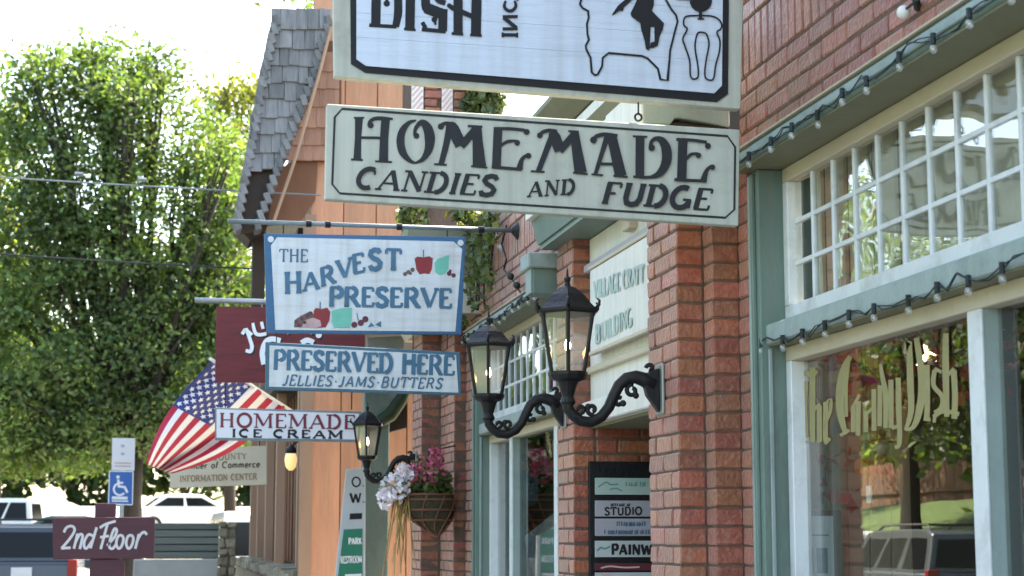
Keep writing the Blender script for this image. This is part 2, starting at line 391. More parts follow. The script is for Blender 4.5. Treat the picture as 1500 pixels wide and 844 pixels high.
BRK = {}
def piece_mesh(kind, L, W, H, m, bev=0.005, jit=0.002):
    key = (kind, round(L, 3), round(W, 3), round(H, 3), m)
    if key not in BRK:
        lst = []
        for v in range(4):
            bm = bmesh.new(); bmesh.ops.create_cube(bm, size=1.0)
            for q in bm.verts:
                q.co = Vector((q.co.x * L, q.co.y * W, q.co.z * H))
            bmesh.ops.bevel(bm, geom=bm.edges[:], offset=min(bev, 0.2 * min(L, W, H)), segments=1, affect='EDGES')
            for q in bm.verts:
                q.co += Vector([random.uniform(-jit, jit) for _ in range(3)])
            me = bpy.data.meshes.new(kind); bm.to_mesh(me); bm.free(); me.materials.append(M[m]); lst.append(me)
        BRK[key] = lst
    return random.choice(BRK[key])
def piece(kind, parent, b, m='brick', bev=0.005, jit=0.002, rot=None):
    """one brick, stone, tile ... as an object of its own; b = (x0,x1,y0,y1,z0,z1)"""
    x0, x1, y0, y1, z0, z1 = b
    me = piece_mesh(kind, abs(x1 - x0), abs(y1 - y0), abs(z1 - z0), m, bev, jit)
    o = bpy.data.objects.new(kind, me); C.objects.link(o); o.parent = parent
    c = Vector(((x0 + x1) / 2, (y0 + y1) / 2, (z0 + z1) / 2)); o.location = c - ORG[parent.name]
    if rot: o.rotation_euler = rot
    return o

# ------------------------------------------------------------------ lettering: flat strokes of paint laid on a board
class Print:
    """strokes in photo pixels mapped on a board plane; each stroke 0.12 mm proud of the one before"""
    def __init__(s, proj, nrm, lift=0.0015, step=0.00012):
        s.mb = MB(); s.proj = proj; s.n = Vector(nrm); s.k = 0; s.lift = lift; s.step = step
    def P(s, p): return s.proj(p[0], p[1]) + s.n * (s.lift + s.step * (s.k % 60))
    def flush(s, name, m, parent):
        o = s.mb.build(name, m, parent); s.mb = MB(); return o
    def fill(s, pts, mi=0):
        s.k += 1; s.mb.poly([s.P(p) for p in pts], mi)
    def disc(s, c, r, mi=0, n=16, ry=None):
        ry = ry or r
        s.fill([(c[0] + r * math.cos(2 * math.pi * q / n), c[1] + ry * math.sin(2 * math.pi * q / n)) for q in range(n)], mi)
    def stroke(s, pts, hw, mi=0, smooth=True, closed=False):
        """ribbon along pts (px) with half width(s) hw"""
        hws = list(hw) if isinstance(hw, (list, tuple)) else [hw] * len(pts)
        if smooth and len(pts) > 2:
            q = []; h2 = []
            P_ = [Vector((a, b)) for a, b in pts]
            for i in range(len(P_) - 1):
                p0 = P_[max(i - 1, 0)]; p1 = P_[i]; p2 = P_[i + 1]; p3 = P_[min(i + 2, len(P_) - 1)]
                for t in (0, 0.25, 0.5, 0.75):
                    t2 = t * t; t3 = t2 * t
                    q.append(0.5 * ((2 * p1) + (-p0 + p2) * t + (2 * p0 - 5 * p1 + 4 * p2 - p3) * t2 + (-p0 + 3 * p1 - 3 * p2 + p3) * t3))
                    h2.append(hws[i] * (1 - t) + hws[i + 1] * t)
            q.append(P_[-1]); h2.append(hws[-1]); pts = q; hws = h2
        pts = [Vector(p) for p in pts]; n = len(pts); L = []; Rr = []
        for i in range(n):
            if closed: a = pts[i - 1]; b = pts[(i + 1) % n]
            else: a = pts[max(i - 1, 0)]; b = pts[min(i + 1, n - 1)]
            t = b - a
            t = t.normalized() if t.length > 1e-9 else Vector((1, 0))
            k = 1.0
            if 0 < i < n - 1 or closed:
                d1 = (pts[i] - pts[i - 1]); d2 = (pts[(i + 1) % n] - pts[i])
                if d1.length > 1e-9 and d2.length > 1e-9:
                    cs = max(-1, min(1, d1.normalized().dot(d2.normalized())))
                    k = 1 / max(0.5, math.sqrt((1 + cs) / 2))
            nn = Vector((-t.y, t.x)) * hws[i] * k
            L.append(pts[i] + nn); Rr.append(pts[i] - nn)
        s.k += 1
        i0 = len(s.mb.v)
        for a, b in zip(L, Rr):
            s.mb.v.append(tuple(s.P(a))); s.mb.v.append(tuple(s.P(b)))
        m = n if closed else n - 1
        for i in range(m):
            a = i0 + 2 * i; b = i0 + 2 * ((i + 1) % n)
            s.mb.f.append((a, a + 1, b + 1, b)); s.mb.m.append(mi)

def ell(cx, cy, rx, ry, a0, a1, n=10):
    return [(cx + rx * math.cos(R(a0 + (a1 - a0) * i / n)), cy + ry * math.sin(R(a0 + (a1 - a0) * i / n))) for i in range(n + 1)]
# glyphs: width, strokes (weight T thick / t thin, points), serif feet (x, y)
def glyphs():
    g = {}
    g['A'] = (.86, [('t', [(.08, 0), (.42, 1)]), ('T', [(.42, 1), (.76, 0)]), ('t', [(.20, .32), (.64, .32)])], [(.08, 0), (.76, 0)])
    g['B'] = (.72, [('T', [(.14, 0), (.14, 1)]), ('t', [(.1, 1), (.38, 1)]), ('T', ell(.38, .76, .2, .24, 90, -90)), ('t', [(.14, .52), (.4, .52)]), ('T', ell(.40, .26, .24, .26, 90, -90)), ('t', [(.1, 0), (.4, 0)])], [(.08, 0), (.08, 1)])
    g['C'] = (.78, [('T', ell(.42, .5, .34, .5, 60, 300, 16)), ('t', [(.59, .93), (.62, .70)])], [])
    g['D'] = (.80, [('T', [(.14, 0), (.14, 1)]), ('t', [(.08, 1), (.36, 1)]), ('T', ell(.36, .5, .32, .5, 90, -90, 14)), ('t', [(.36, 0), (.08, 0)])], [(.08, 0), (.08, 1)])
    g['E'] = (.66, [('T', [(.14, 0), (.14, 1)]), ('t', [(.06, 1), (.58, 1)]), ('t', [(.14, .53), (.46, .53)]), ('t', [(.06, 0), (.60, 0)]), ('t', [(.57, 1), (.57, .80)]), ('t', [(.59, 0), (.59, .22)])], [])
    g['F'] = (.62, [('T', [(.14, 0), (.14, 1)]), ('t', [(.06, 1), (.58, 1)]), ('t', [(.14, .50), (.44, .50)]), ('t', [(.57, 1), (.57, .78)])], [(.14, 0)])
    g['G'] = (.84, [('T', ell(.42, .5, .34, .5, 60, 330, 16)), ('T', [(.70, .02), (.70, .42)]), ('t', [(.50, .42), (.80, .42)])], [])
    g['H'] = (.84, [('T', [(.16, 0), (.16, 1)]), ('T', [(.68, 0), (.68, 1)]), ('t', [(.16, .52), (.68, .52)])], [(.16, 0), (.68, 0), (.16, 1), (.68, 1)])
    g['I'] = (.34, [('T', [(.17, 0), (.17, 1)])], [(.17, 0), (.17, 1)])
    g['J'] = (.50, [('T', [(.34, 1), (.34, .22), (.26, .03), (.10, .0), (.02, .10)])], [(.34, 1)])
    g['L'] = (.62, [('T', [(.14, 0), (.14, 1)]), ('t', [(.06, 0), (.58, 0)]), ('t', [(.57, 0), (.57, .22)])], [(.14, 1)])
    g['M'] = (1.02, [('t', [(.12, 0), (.14, 1)]), ('T', [(.14, 1), (.50, .12)]), ('t', [(.50, .12), (.86, 1)]), ('T', [(.86, 1), (.88, 0)])], [(.12, 0), (.88, 0), (.08, 1), (.90, 1)])
    g['N'] = (.86, [('t', [(.14, 0), (.14, 1)]), ('T', [(.14, 1), (.70, 0)]), ('t', [(.70, 0), (.70, 1)])], [(.14, 0), (.70, 1), (.08, 1)])
    g['O'] = (.86, [('T', ell(.43, .5, .35, .5, 0, 360, 24))], [])
    g['P'] = (.70, [('T', [(.14, 0), (.14, 1)]), ('t', [(.06, 1), (.38, 1)]), ('T', ell(.38, .74, .24, .26, 90, -90)), ('t', [(.38, .48), (.14, .48)])], [(.14, 0)])
    g['R'] = (.80, [('T', [(.14, 0), (.14, 1)]), ('t', [(.06, 1), (.38, 1)]), ('T', ell(.38, .75, .22, .25, 90, -90)), ('t', [(.38, .5), (.14, .5)]), ('T', [(.38, .5), (.68, 0)])], [(.14, 0), (.70, 0)])
    g['S'] = (.66, [('T', [(.56, .80), (.48, .96), (.32, 1.0), (.15, .92), (.11, .75), (.22, .59), (.44, .46), (.56, .29), (.52, .09), (.33, 0), (.14, .05), (.08, .22)])], [])
    g['T'] = (.76, [('T', [(.38, 0), (.38, 1)]), ('t', [(.04, 1), (.72, 1)]), ('t', [(.05, 1), (.05, .78)]), ('t', [(.71, 1), (.71, .78)])], [(.38, 0)])
    g['U'] = (.84, [('T', [(.16, 1), (.16, .30), (.24, .07), (.42, .0), (.60, .07), (.68, .30), (.68, 1)])], [(.16, 1), (.68, 1)])
    g['V'] = (.82, [('T', [(.08, 1), (.42, 0)]), ('t', [(.42, 0), (.74, 1)])], [(.08, 1), (.74, 1)])
    g['W'] = (1.10, [('T', [(.06, 1), (.32, 0)]), ('t', [(.32, 0), (.54, .9)]), ('T', [(.54, .9), (.80, 0)]), ('t', [(.80, 0), (1.02, 1)])], [(.06, 1), (1.02, 1)])
    g['K'] = (.80, [('T', [(.14, 0), (.14, 1)]), ('t', [(.14, .4), (.66, 1)]), ('T', [(.34, .58), (.70, 0)])], [(.14, 0), (.14, 1)])
    g['Y'] = (.78, [('T', [(.06, 1), (.38, .45)]), ('t', [(.70, 1), (.38, .45)]), ('T', [(.38, .45), (.38, 0)])], [(.38, 0)])
    g['.'] = (.26, [('T', [(.13, 0), (.13, .10)])], [])
    g['·'] = (.44, [('T', [(.22, .38), (.22, .52)])], [])
    g[' '] = (.42, [], [])
    # lower case
    g['a'] = (.56, [('t', ell(.26, .30, .19, .30, 0, 360, 14)), ('T', [(.46, 0), (.46, .6)])], [])
    g['b'] = (.56, [('T', [(.10, 0), (.10, 1)]), ('t', ell(.29, .30, .19, .30, 0, 360, 14))], [])
    g['c'] = (.50, [('T', ell(.28, .30, .20, .30, 50, 310, 12))], [])
    g['e'] = (.54, [('T', ell(.28, .30, .20, .30, 0, 310, 14)), ('t', [(.08, .30), (.48, .30)])], [])
    g['f'] = (.38, [('T', [(.16, 0), (.16, .8), (.26, .98), (.36, .95)]), ('t', [(.04, .6), (.34, .6)])], [])
    g['h'] = (.56, [('T', [(.10, 0), (.10, 1)]), ('T', [(.10, .45), (.28, .6), (.44, .45), (.44, 0)])], [])
    g['m'] = (.84, [('T', [(.10, 0), (.10, .6)]), ('T', [(.10, .45), (.26, .6), (.40, .45), (.40, 0)]), ('T', [(.40, .45), (.56, .6), (.70, .45), (.70, 0)])], [])
    g['o'] = (.56, [('T', ell(.28, .30, .20, .30, 0, 360, 16))], [])
    g['r'] = (.42, [('T', [(.10, 0), (.10, .6)]), ('T', [(.10, .40), (.22, .58), (.36, .56)])], [])
    return g
GL = glyphs()
def glyph(pr, ch, fn, wT, wt, serif, mi):
    """fn maps glyph units to px; widths already in px"""
    w, st, feet = GL[ch]
    for wt_, pts in st:
        pr.stroke([fn(*p) for p in pts], wT if wt_ == 'T' else wt, mi, smooth=False)
    if serif > 0:
        for (x, y) in feet:
            pr.stroke([fn(x - serif, y), fn(x + serif, y)], wt, mi, smooth=False)
def text(pr, s, a, b, h, wT=0.09, wt=0.045, serif=0.11, ital=0.0, gap=0.06, mi=0, vert=False):
    """text along the baseline px a -> b, cap height h px; weights in cap heights"""
    tot = sum(GL[c][0] + gap for c in s) - gap
    ax = Vector(b) - Vector(a); Lp = ax.length; u = ax.normalized(); v = Vector((0, -1)) if vert else Vector((u.y, -u.x))
    sx = Lp / tot; x = 0
    for c in s:
        x0 = x
        fn = lambda gx, gy, x0=x0: tuple(Vector(a) + u * ((x0 + gx) * sx + ital * gy * h) + v * (gy * h))
        glyph(pr, c, fn, wT * h, wt * h, serif, mi)
        x += GL[c][0] + gap
def letter_at(pr, c, cx, by, h, rot, wT=0.09, wt=0.05, serif=0.11, xs=1.0, mi=0):
    w = GL[c][0]; ca, sa = math.cos(R(rot)), math.sin(R(rot))
    def fn(gx, gy):
        dx = (gx - w / 2) * h * xs; dy = gy * h
        return (cx + dx * ca - dy * sa * 0.35, by - dy * ca - dx * sa)
    glyph(pr, c, fn, wT * h, wt * h, serif, mi)
# ================================================================== setting: ground, road, pavement
def sheet(name, m, x0, x1, y0, y1, z, th=0.3):
    return struct(MB().box(x0, x1, y0, y1, z - th, z).build(name, m))
sheet('ground', 'lawn', -400, 400, -60, 900, -0.16)
sheet('road', 'asphalt', -9.6, -0.95, -40, 38, -0.13, 0.02)
def lot_z(y): return -.128 + 3.0 * min(1, max(0, (y - 46) / 34))
lt_ = MB()
for (ya, yb) in ((38, 46), (46, 80), (80, 112)):
    lt_.poly([(-24, ya, lot_z(ya)), (14, ya, lot_z(ya)), (14, yb, lot_z(yb)), (-24, yb, lot_z(yb))])
struct(lt_.build('parking_lot', 'gravel'))
pv = struct(MB().box(-0.79, 8.0, -40, 38, -0.2, -0.002).build('pavement', 'concrete'))
kerb = struct(MB().box(-.93, -.792, -8, 38, -.2, -.02).build('kerb', 'concrete'))
for i in range(30):
    piece('kerb_stone', kerb, (-0.95, -0.79, -6 + i * 1.45, -6 + i * 1.45 + 1.44, -0.2, 0.0), 'concrete', 0.012)
for i in range(7):
    for j in range(22):
        piece('paving_slab', pv, (-0.785 + i * 0.4, -0.785 + i * 0.4 + 0.392, -2 + j * 1.1, -2 + j * 1.1 + 1.09, -0.03, 0.0), 'concrete', 0.006, 0.0)

# ================================================================== shopfronts
CH = 0.068                                   # brick course height
ZL = 2.963                                   # underside of the upper brickwork
XW = 2.03                                    # face of the upper brickwork
def brick_course(parent, X0, X1, ya, yb, z, off=0.0, L=0.21, m='brick'):
    """running course along Y, faces at X0"""
    y = ya - off * L
    while y < yb - 0.02:
        a = max(ya, y); b = min(yb, y + L)
        if b - a > 0.03: piece('brick', parent, (X0 + random.uniform(-.0015, .0015), X1, a + .0055, b - .0055, z + .005, z + CH - .005), m)
        y += L
def brick_course_x(parent, Y0, Y1, xa, xb, z, off=0.0, L=0.21, m='brick'):
    x = xa - off * L
    while x < xb - 0.02:
        a = max(xa, x); b = min(xb, x + L)
        if b - a > 0.03: piece('brick', parent, (a + .0045, b - .0045, Y0 + random.uniform(-.0015, .0015), Y1, z + .005, z + CH - .005), m)
        x += L
def mass(boxes, parent, name='lower_brickwork'):
    mb = MB()
    for b in boxes: mb.box(*b)
    return struct(mb.build(name, 'brick_mass', parent, bevel=0.004), 'stuff')

def shopfront(root, Y0, Y1, first, pitch, mulls, ztop, indiv_top):
    # upper brick wall
    core = part_box('brick_wall', 'mortar', root, XW + .006, 2.2, Y0, Y1, ZL, ztop)
    z = ZL; k = 0
    for k in range(4):
        brick_course(core, XW, XW + .1, Y0, Y1, z, 0.5 * (k % 2)); z += CH
    y = Y0
    while y < Y1 - .03:                       # soldier course
        b = min(y + CH, Y1)
        piece('brick', core, (XW + random.uniform(-.0015, .0015), XW + .1, y + .0045, b - .0045, z + .005, z + .2), 'brick'); y += CH
    z += 0.205
    boxes = []; k = 0
    while z < ztop - .03:
        if z < indiv_top: brick_course(core, XW, XW + .1, Y0, Y1, z, 0.5 * (k % 2))
        else:
            y = Y0 - 0.105 * (k % 2)
            while y < Y1:
                a = max(Y0, y); b = min(Y1, y + .21)
                if b - a > .03: boxes.append((XW, XW + .1, a + .0055, b - .0055, z + .005, z + CH - .005))
                y += .21
        z += CH; k += 1
    if boxes: mass(boxes, core, 'upper_brickwork')
    # lintel with a lip, olive underside
    lt = part_box('lintel', 'green_trim', root, 2.0, 2.2, Y0, Y1, 2.901, 2.958, 0.006)
    part_box('lip', 'cream_paint', lt, 1.988, 2.05, Y0, Y1, 2.9585, 2.9655, 0.002)
    part_box('bead', 'blue_green_trim', lt, 1.990, 2.0, Y0, Y1, 2.915, 2.945, 0.003)
    part_box('soffit', 'olive_paint', lt, 2.008, 2.205, Y0, Y1, 2.893, 2.9005)
    # transom window
    fy1 = Y1 - 0.104; fy0 = Y0 + 0.1
    fr = MB()
    fr.box(2.15, 2.205, fy0, fy1, 2.843, 2.8925, 0)
    fr.box(2.151, 2.205, fy0, fy1, 2.335, 2.40, 1)
    fr.box(2.1505, 2.205, fy1 - .048, fy1, 2.40, 2.843, 1)
    fr.box(2.1505, 2.205, fy0, fy0 + .048, 2.40, 2.843, 1)
    tw = fr.build('transom_window', ['cream_paint', 'white_paint'], root, bevel=0.003)
    ys = []; y = first
    while y > fy0 + 0.06: ys.append(y); y -= pitch
    edges = [fy1 - .048] + ys + [fy0 + .048]
    rows = [2.40, 2.547, 2.695, 2.843]
    for y in ys: part_box('muntin', 'white_paint', tw, 2.171, 2.190, y - .0085, y + .0085, 2.40, 2.843, 0.002)
    for zr in rows[1:3]:
        for a, b in zip(edges[:-1], edges[1:]):
            part_box('muntin', 'white_paint', tw, 2.172, 2.189, b + .0086, a - .0086, zr - .008, zr + .008, 0.002)
    for a, b in zip(edges[:-1], edges[1:]):
        for za, zb in zip(rows[:-1], rows[1:]):
            ob = part_box('pane', 'transom_glass', tw, 2.178, 2.182, b + .005, a - .005, za + .004, zb - .004)
            c = Vector((2.18, (a + b) / 2, (za + zb) / 2)) - ORG[root.name]
            mw = Matrix.Translation(c) @ Matrix.Rotation(random.gauss(0, .006), 4, 'Z') @ Matrix.Rotation(random.gauss(0, .006), 4, 'Y') @ Matrix.Translation(-c)
            ob.matrix_local = mw
    # beam under the transom
    bm_ = part_box('transom_beam', 'blue_green_trim', root, 2.08, 2.21, Y0, Y1 - .02, 2.2635, 2.3345, 0.006)
    part_box('soffit', 'olive_paint', bm_, 2.09, 2.205, Y0, Y1 - .03, 2.257, 2.263)
    # shop window
    sf = MB()
    sf.box(2.15, 2.215, fy0, fy1, 2.205, 2.2565, 0)
    sf.box(2.1505, 2.215, fy1 - .05, fy1, 0.62, 2.205, 1)
    sf.box(2.1505, 2.215, fy0, fy0 + .05, 0.62, 2.205, 1)
    sf.box(2.12, 2.215, fy0, fy1, 0.55, 0.62, 1)
    sw = sf.build('shop_window', ['cream_paint', 'white_paint'], root, bevel=0.003)
    ys = [fy1 - .05] + list(mulls) + [fy0 + .05]
    for y in mulls:
        part_box('mullion', 'white_paint', sw, 2.15, 2.158, y - .042, y + .042, 0.621, 2.2045, 0.002)
        part_box('mullion_post', 'blue_green_trim', sw, 2.1581, 2.212, y - .040, y + .040, 0.621, 2.2045)
    for i, (a, b) in enumerate(zip(ys[:-1], ys[1:])):
        a2 = a - (.04 if i > 0 else 0); b2 = b + (.04 if i < len(ys) - 2 else 0)
        part_box('pane', 'shop_glass', sw, 2.200, 2.204, b2 + .001, a2 - .001, 0.622, 2.204)
    # jambs with mouldings, panelled stall riser
    for yy, s in ((Y1, -1), (Y0, 1)):
        j = part_box('jamb', 'green_trim', root, 2.06, 2.215, yy, yy + s * .1035, 0.002, 2.892, 0.004)
        part_box('moulding', 'blue_green_trim', j, 2.050, 2.0599, yy + s * .012, yy + s * .03, 0.2, 2.88, 0.003)
        part_box('moulding', 'green_trim', j, 2.045, 2.0599, yy + s * .052, yy + s * .072, 0.2, 2.88, 0.003)
        part_box('moulding', 'blue_green_trim', j, 2.085, 2.10, yy + s * .1036, yy + s * .114, 0.2, 2.25, 0.003)
    sr = part_box('stall_riser', 'green_trim', root, 2.10, 2.215, fy0, fy1, 0.002, 0.549, 0.004)
    n = max(2, int((fy1 - fy0) / 0.75)); wpan = (fy1 - fy0) / n
    for i in range(n):
        part_box('raised_panel', 'blue_green_trim', sr, 2.088, 2.0999, fy0 + i * wpan + .09, fy0 + (i + 1) * wpan - .09, 0.12, 0.45, 0.006)

# ---- near shop: sweets
S1 = thing('sweet_shop', 'nearest red brick shopfront at right with green trim and gold lettered window', 'shop', (2.2, 4.0, 0))
shopfront(S1, 1.2, 6.01, 5.675, 0.188, [4.43, 2.85], 4.35, 3.62)
sh = MB()
sh.box(7.0, 7.2, -1, 6.6, 0, 4.3); sh.box(2.22, 7.0, -1.2, -1, 0, 4.3); sh.box(2.62, 7.0, 6.02, 6.12, 0, 3.9)
sh.box(2.05, 2.2, -1.2, 1.2, 0, 4.35)
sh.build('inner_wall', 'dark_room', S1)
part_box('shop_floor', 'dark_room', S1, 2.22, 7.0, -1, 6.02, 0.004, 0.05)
part_box('display_shelf', 'brown_wood', S1, 2.217, 2.75, 1.3, 5.9, 0.50, 0.60)
part_box('roof', 'roofing', S1, 2.15, 7.2, -1.2, 6.12, 3.95, 4.05)
part_box('coping', 'concrete', S1, 1.99, 2.26, 1.2, 6.04, 4.3501, 4.43, 0.01)
ew = part_box('display_end_wall', 'panel_brown', S1, 2.222, 2.62, 5.945, 5.985, 0.6, 2.3)
for i in range(5):
    part_box('board', 'panel_brown', ew, 2.225 + i * .079, 2.30 + i * .079, 5.936, 5.9449, 0.61, 2.29, 0.003)
cu = MB()
for i in range(44):                          # pleated curtain behind the small panes
    y = 5.85 - i * 0.105
    cu.box(2.235 + 0.014 * (i % 2), 2.247 + 0.014 * (i % 2), y - .101, y, 2.30, 2.89)
cu.build('curtain', 'curtain_cloth', S1)
# stepped brick pier with a moulded cap
pier = MB().box(1.856, 2.25, 6.227, 6.62, 0, 3.05).box(1.956, 2.25, 6.1165, 6.23, 0, 3.05).box(2.056, 2.25, 6.0135, 6.1145, 0, 3.05).build('pier', 'mortar', S1)
low = []; zz = 0; k = 0
while zz < 3.0:
    rows = [(1.95, 2.052, 6.110, 6.221), (2.05, 2.15, 6.002, 6.114)]
    if k % 2: rows += [(1.85, 1.95, 6.222, 6.425), (1.85, 1.95, 6.432, 6.632)]
    else: rows += [(1.85, 1.95, 6.222, 6.32), (1.85, 1.95, 6.325, 6.527), (1.85, 1.95, 6.532, 6.63)]
    for (a, b, c, d) in rows:
        bb = (a + random.uniform(-.002, .002), b, c + random.uniform(-.0015, .0015), d - .006, zz + .004, zz + CH - .004)
        if zz > 1.25: piece('brick', pier, bb)
        else: low.append(bb)
    zz += CH; k += 1
mass(low, pier)
# moulded cap returning round the pier (its end profile faces the camera)
def prof_prism(name, m, parent, prof, y0, y1, bevel=0.0):
    return MB().prism([(x, y0, z) for x, z in prof], (0, y1 - y0, 0)).build(name, m, parent, bevel=bevel)
cap = prof_prism('pier_cap', 'green_trim', S1, [(2.02, 2.985), (2.02, 3.06), (1.79, 3.06), (1.79, 2.985), (1.815, 2.965), (1.84, 2.965), (1.845, 2.985)], 6.06, 6.64, 0.004)
prof_prism('cap_moulding', 'blue_green_trim', cap, [(2.028, 3.09), (2.028, 3.22), (1.70, 3.22), (1.70, 3.088), (1.80, 3.088), (1.82, 3.115), (1.84, 3.115)], 6.11, 6.62, 0.004)
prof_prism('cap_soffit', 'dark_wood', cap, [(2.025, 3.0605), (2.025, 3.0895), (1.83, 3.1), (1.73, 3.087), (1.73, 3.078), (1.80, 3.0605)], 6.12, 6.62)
part_box('cap_fascia', 'bright_white', cap, 1.692, 1.6995, 6.112, 6.64, 3.089, 3.239)

# ---- craft building: entrance bay, second shopfront, far pier
S2 = thing('craft_building', 'middle brick shopfront with white entrance board and green trimmed small-pane window', 'shop', (2.2, 9.5, 0))
shopfront(S2, 8.45, 11.74, 11.45, 0.188, [9.62, 10.9], 3.72, 3.5)
sh = MB()
sh.box(7.0, 7.2, 6.6, 13.2, 0, 3.7); sh.box(3.2, 7.0, 6.62, 6.72, 0, 3.7); sh.box(3.0, 7.0, 7.95, 8.2, 0, 3.7); sh.box(2.25, 7.0, 13.05, 13.2, 0, 3.7)
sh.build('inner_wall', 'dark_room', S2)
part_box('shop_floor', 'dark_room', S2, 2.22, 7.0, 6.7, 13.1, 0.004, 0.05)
part_box('roof', 'roofing', S2, 2.15, 7.2, 6.66, 13.2, 3.42, 3.52)
part_box('back_curtain', 'olive_paint', S2, 2.75, 2.79, 8.5, 11.6, 0.6, 2.3)
part_box('display_shelf', 'brown_wood', S2, 2.217, 2.7, 8.6, 11.6, 0.50, 0.60)
# entrance pier (middle)
p2 = MB().box(1.856, 3.0, 7.9055, 8.232, 0, 3.0).box(2.05, 2.25, 8.232, 8.449, 0, 3.0).build('pier', 'mortar', S2)
low = []; zz = 0; k = 0
while zz < 2.97:
    a = .095 if k % 2 else .0
    rows = []
    if k % 2: rows += [(1.85, 1.95, 7.9, 8.00), (1.85, 1.95, 8.005, 8.24)]
    else: rows += [(1.85, 1.95, 7.9, 8.105), (1.85, 1.95, 8.11, 8.24)]
    if zz > 1.25:
        x = 1.955 if k % 2 else 1.955
        off = 0.5 * (k % 2)
        for r in rows: piece('brick', p2, (r[0], r[1], r[2] + .003, r[3] - .003, zz + .005, zz + CH - .005))
        brick_course_x(p2, 7.9, 7.99, 1.955, 2.62, zz, off)
    else:
        for r in rows: low.append((r[0], r[1], r[2] + .003, r[3] - .003, zz + .005, zz + CH - .005))
        for i in range(5): low.append((1.955 + i * .21, 2.155 + i * .21, 7.9, 7.99, zz + .005, zz + CH - .005))
    zz += CH; k += 1
mass(low, p2)
# entablature over the entrance
en = part_box('entrance_header', 'bright_white', S2, 1.93, 2.3, 6.635, 7.895, 2.10, 2.96, 0.004)
part_box('entrance_soffit', 'olive_paint', S2, 1.935, 3.2, 6.64, 7.89, 2.085, 2.0995)
part_box('moulding', 'cream_paint', en, 1.905, 1.9299, 6.64, 7.89, 2.33, 2.36, 0.004)
part_box('moulding', 'bright_white', en, 1.885, 1.9299, 6.64, 7.89, 2.10, 2.20, 0.006)
part_box('moulding', 'tenant_mauve', en, 1.90, 1.9299, 6.64, 7.89, 2.80, 2.835, 0.004)
part_box('block', 'cream_paint', en, 1.89, 1.9299, 7.05, 7.16, 2.87, 2.955, 0.004)
part_box('door', 'dark_wood', S2, 3.18, 3.199, 6.75, 7.88, 0.01, 2.08)
# layered cornice of the entrance bay
co = prof_prism('cornice', 'bright_white', S2, [(1.9, 3.10), (1.9, 3.24), (1.70, 3.24), (1.70, 3.10)], 6.645, 8.25, 0.003)
prof_prism('bed_moulding', 'green_trim', co, [(2.2, 2.985), (2.2, 3.0995), (1.73, 3.0995), (1.76, 2.985)], 6.645, 8.25)
prof_prism('cornice_soffit', 'green_trim', co, [(2.2, 2.962), (2.2, 2.984), (1.772, 2.984), (1.772, 2.962)], 6.645, 8.25)
prof_prism('cornice_moulding', 'olive_paint', co, [(1.95, 3.2405), (1.95, 3.29), (1.68, 3.29), (1.70, 3.2405)], 6.12, 8.26)
prof_prism('cornice_band', 'bright_white', co, [(1.95, 3.2905), (1.95, 3.345), (1.69, 3.345), (1.69, 3.2905)], 6.13, 8.26)
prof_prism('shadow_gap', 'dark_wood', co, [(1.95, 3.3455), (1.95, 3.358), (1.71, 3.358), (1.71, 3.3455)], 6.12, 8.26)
prof_prism('crown', 'olive_paint', co, [(1.95, 3.3585), (1.95, 3.47), (1.60, 3.47), (1.60, 3.445), (1.64, 3.40), (1.69, 3.3585)], 6.12, 8.27, 0.003)
part_box('parapet', 'roofing', S2, 1.95, 2.25, 6.64, 8.44, 2.985, 3.42)
# green corbel on the far side of the entrance pier
cb = part_box('corbel', 'green_trim', S2, 1.752, 2.028, 8.33, 8.46, 2.76, 2.96, 0.006)
part_box('corbel_face', 'blue_green_trim', cb, 1.742, 1.7519, 8.335, 8.455, 2.765, 2.955, 0.003)
part_box('corbel_cap', 'blue_green_trim', cb, 1.725, 2.028, 8.30, 8.50, 2.885, 2.961, 0.006)
# far pier, stepped
p3 = MB().box(1.856, 2.25, 12.706, 13.19, 0, 3.4).box(1.996, 2.25, 12.106, 12.704, 0, 3.4).box(2.076, 2.25, 11.745, 12.104, 0, 3.4).build('pier', 'mortar', S2)
low = []; zz = 0; k = 0
while zz < 3.35:
    if zz > 1.25 and zz < 3.0:
        o_ = 0.5 * (k % 2)
        brick_course(p3, 1.85, 1.98, 12.7, 13.2, zz, o_)
        piece('brick', p3, (1.955, 2.05, 12.701, 12.79, zz + .005, zz + CH - .005)) if False else None
        brick_course(p3, 1.99, 2.09, 12.1, 12.69, zz, o_)
        brick_course(p3, 2.07, 2.15, 11.745, 12.095, zz, o_)
    else:
        for i in range(2): low.append((1.85, 1.98, 12.7 + i * .25 + .004, 12.7 + i * .25 + .246, zz + .005, zz + CH - .005))
        for i in range(2): low.append((1.99, 2.09, 12.1 + i * .3 + .004, 12.1 + i * .3 + .296, zz + .005, zz + CH - .005))
        low.append((2.07, 2.15, 11.75, 12.09, zz + .005, zz + CH - .005))
    zz += CH; k += 1
mass(low, p3)
c3 = prof_prism('far_cornice', 'cream_paint', S2, [(2.2, 3.05), (2.2, 3.30), (1.72, 3.30), (1.72, 3.18), (1.80, 3.05)], 11.4, 13.25)
prof_prism('crown', 'olive_paint', c3, [(2.2, 3.3005), (2.2, 3.62), (1.56, 3.62), (1.56, 3.56), (1.70, 3.3005)], 11.38, 13.27)

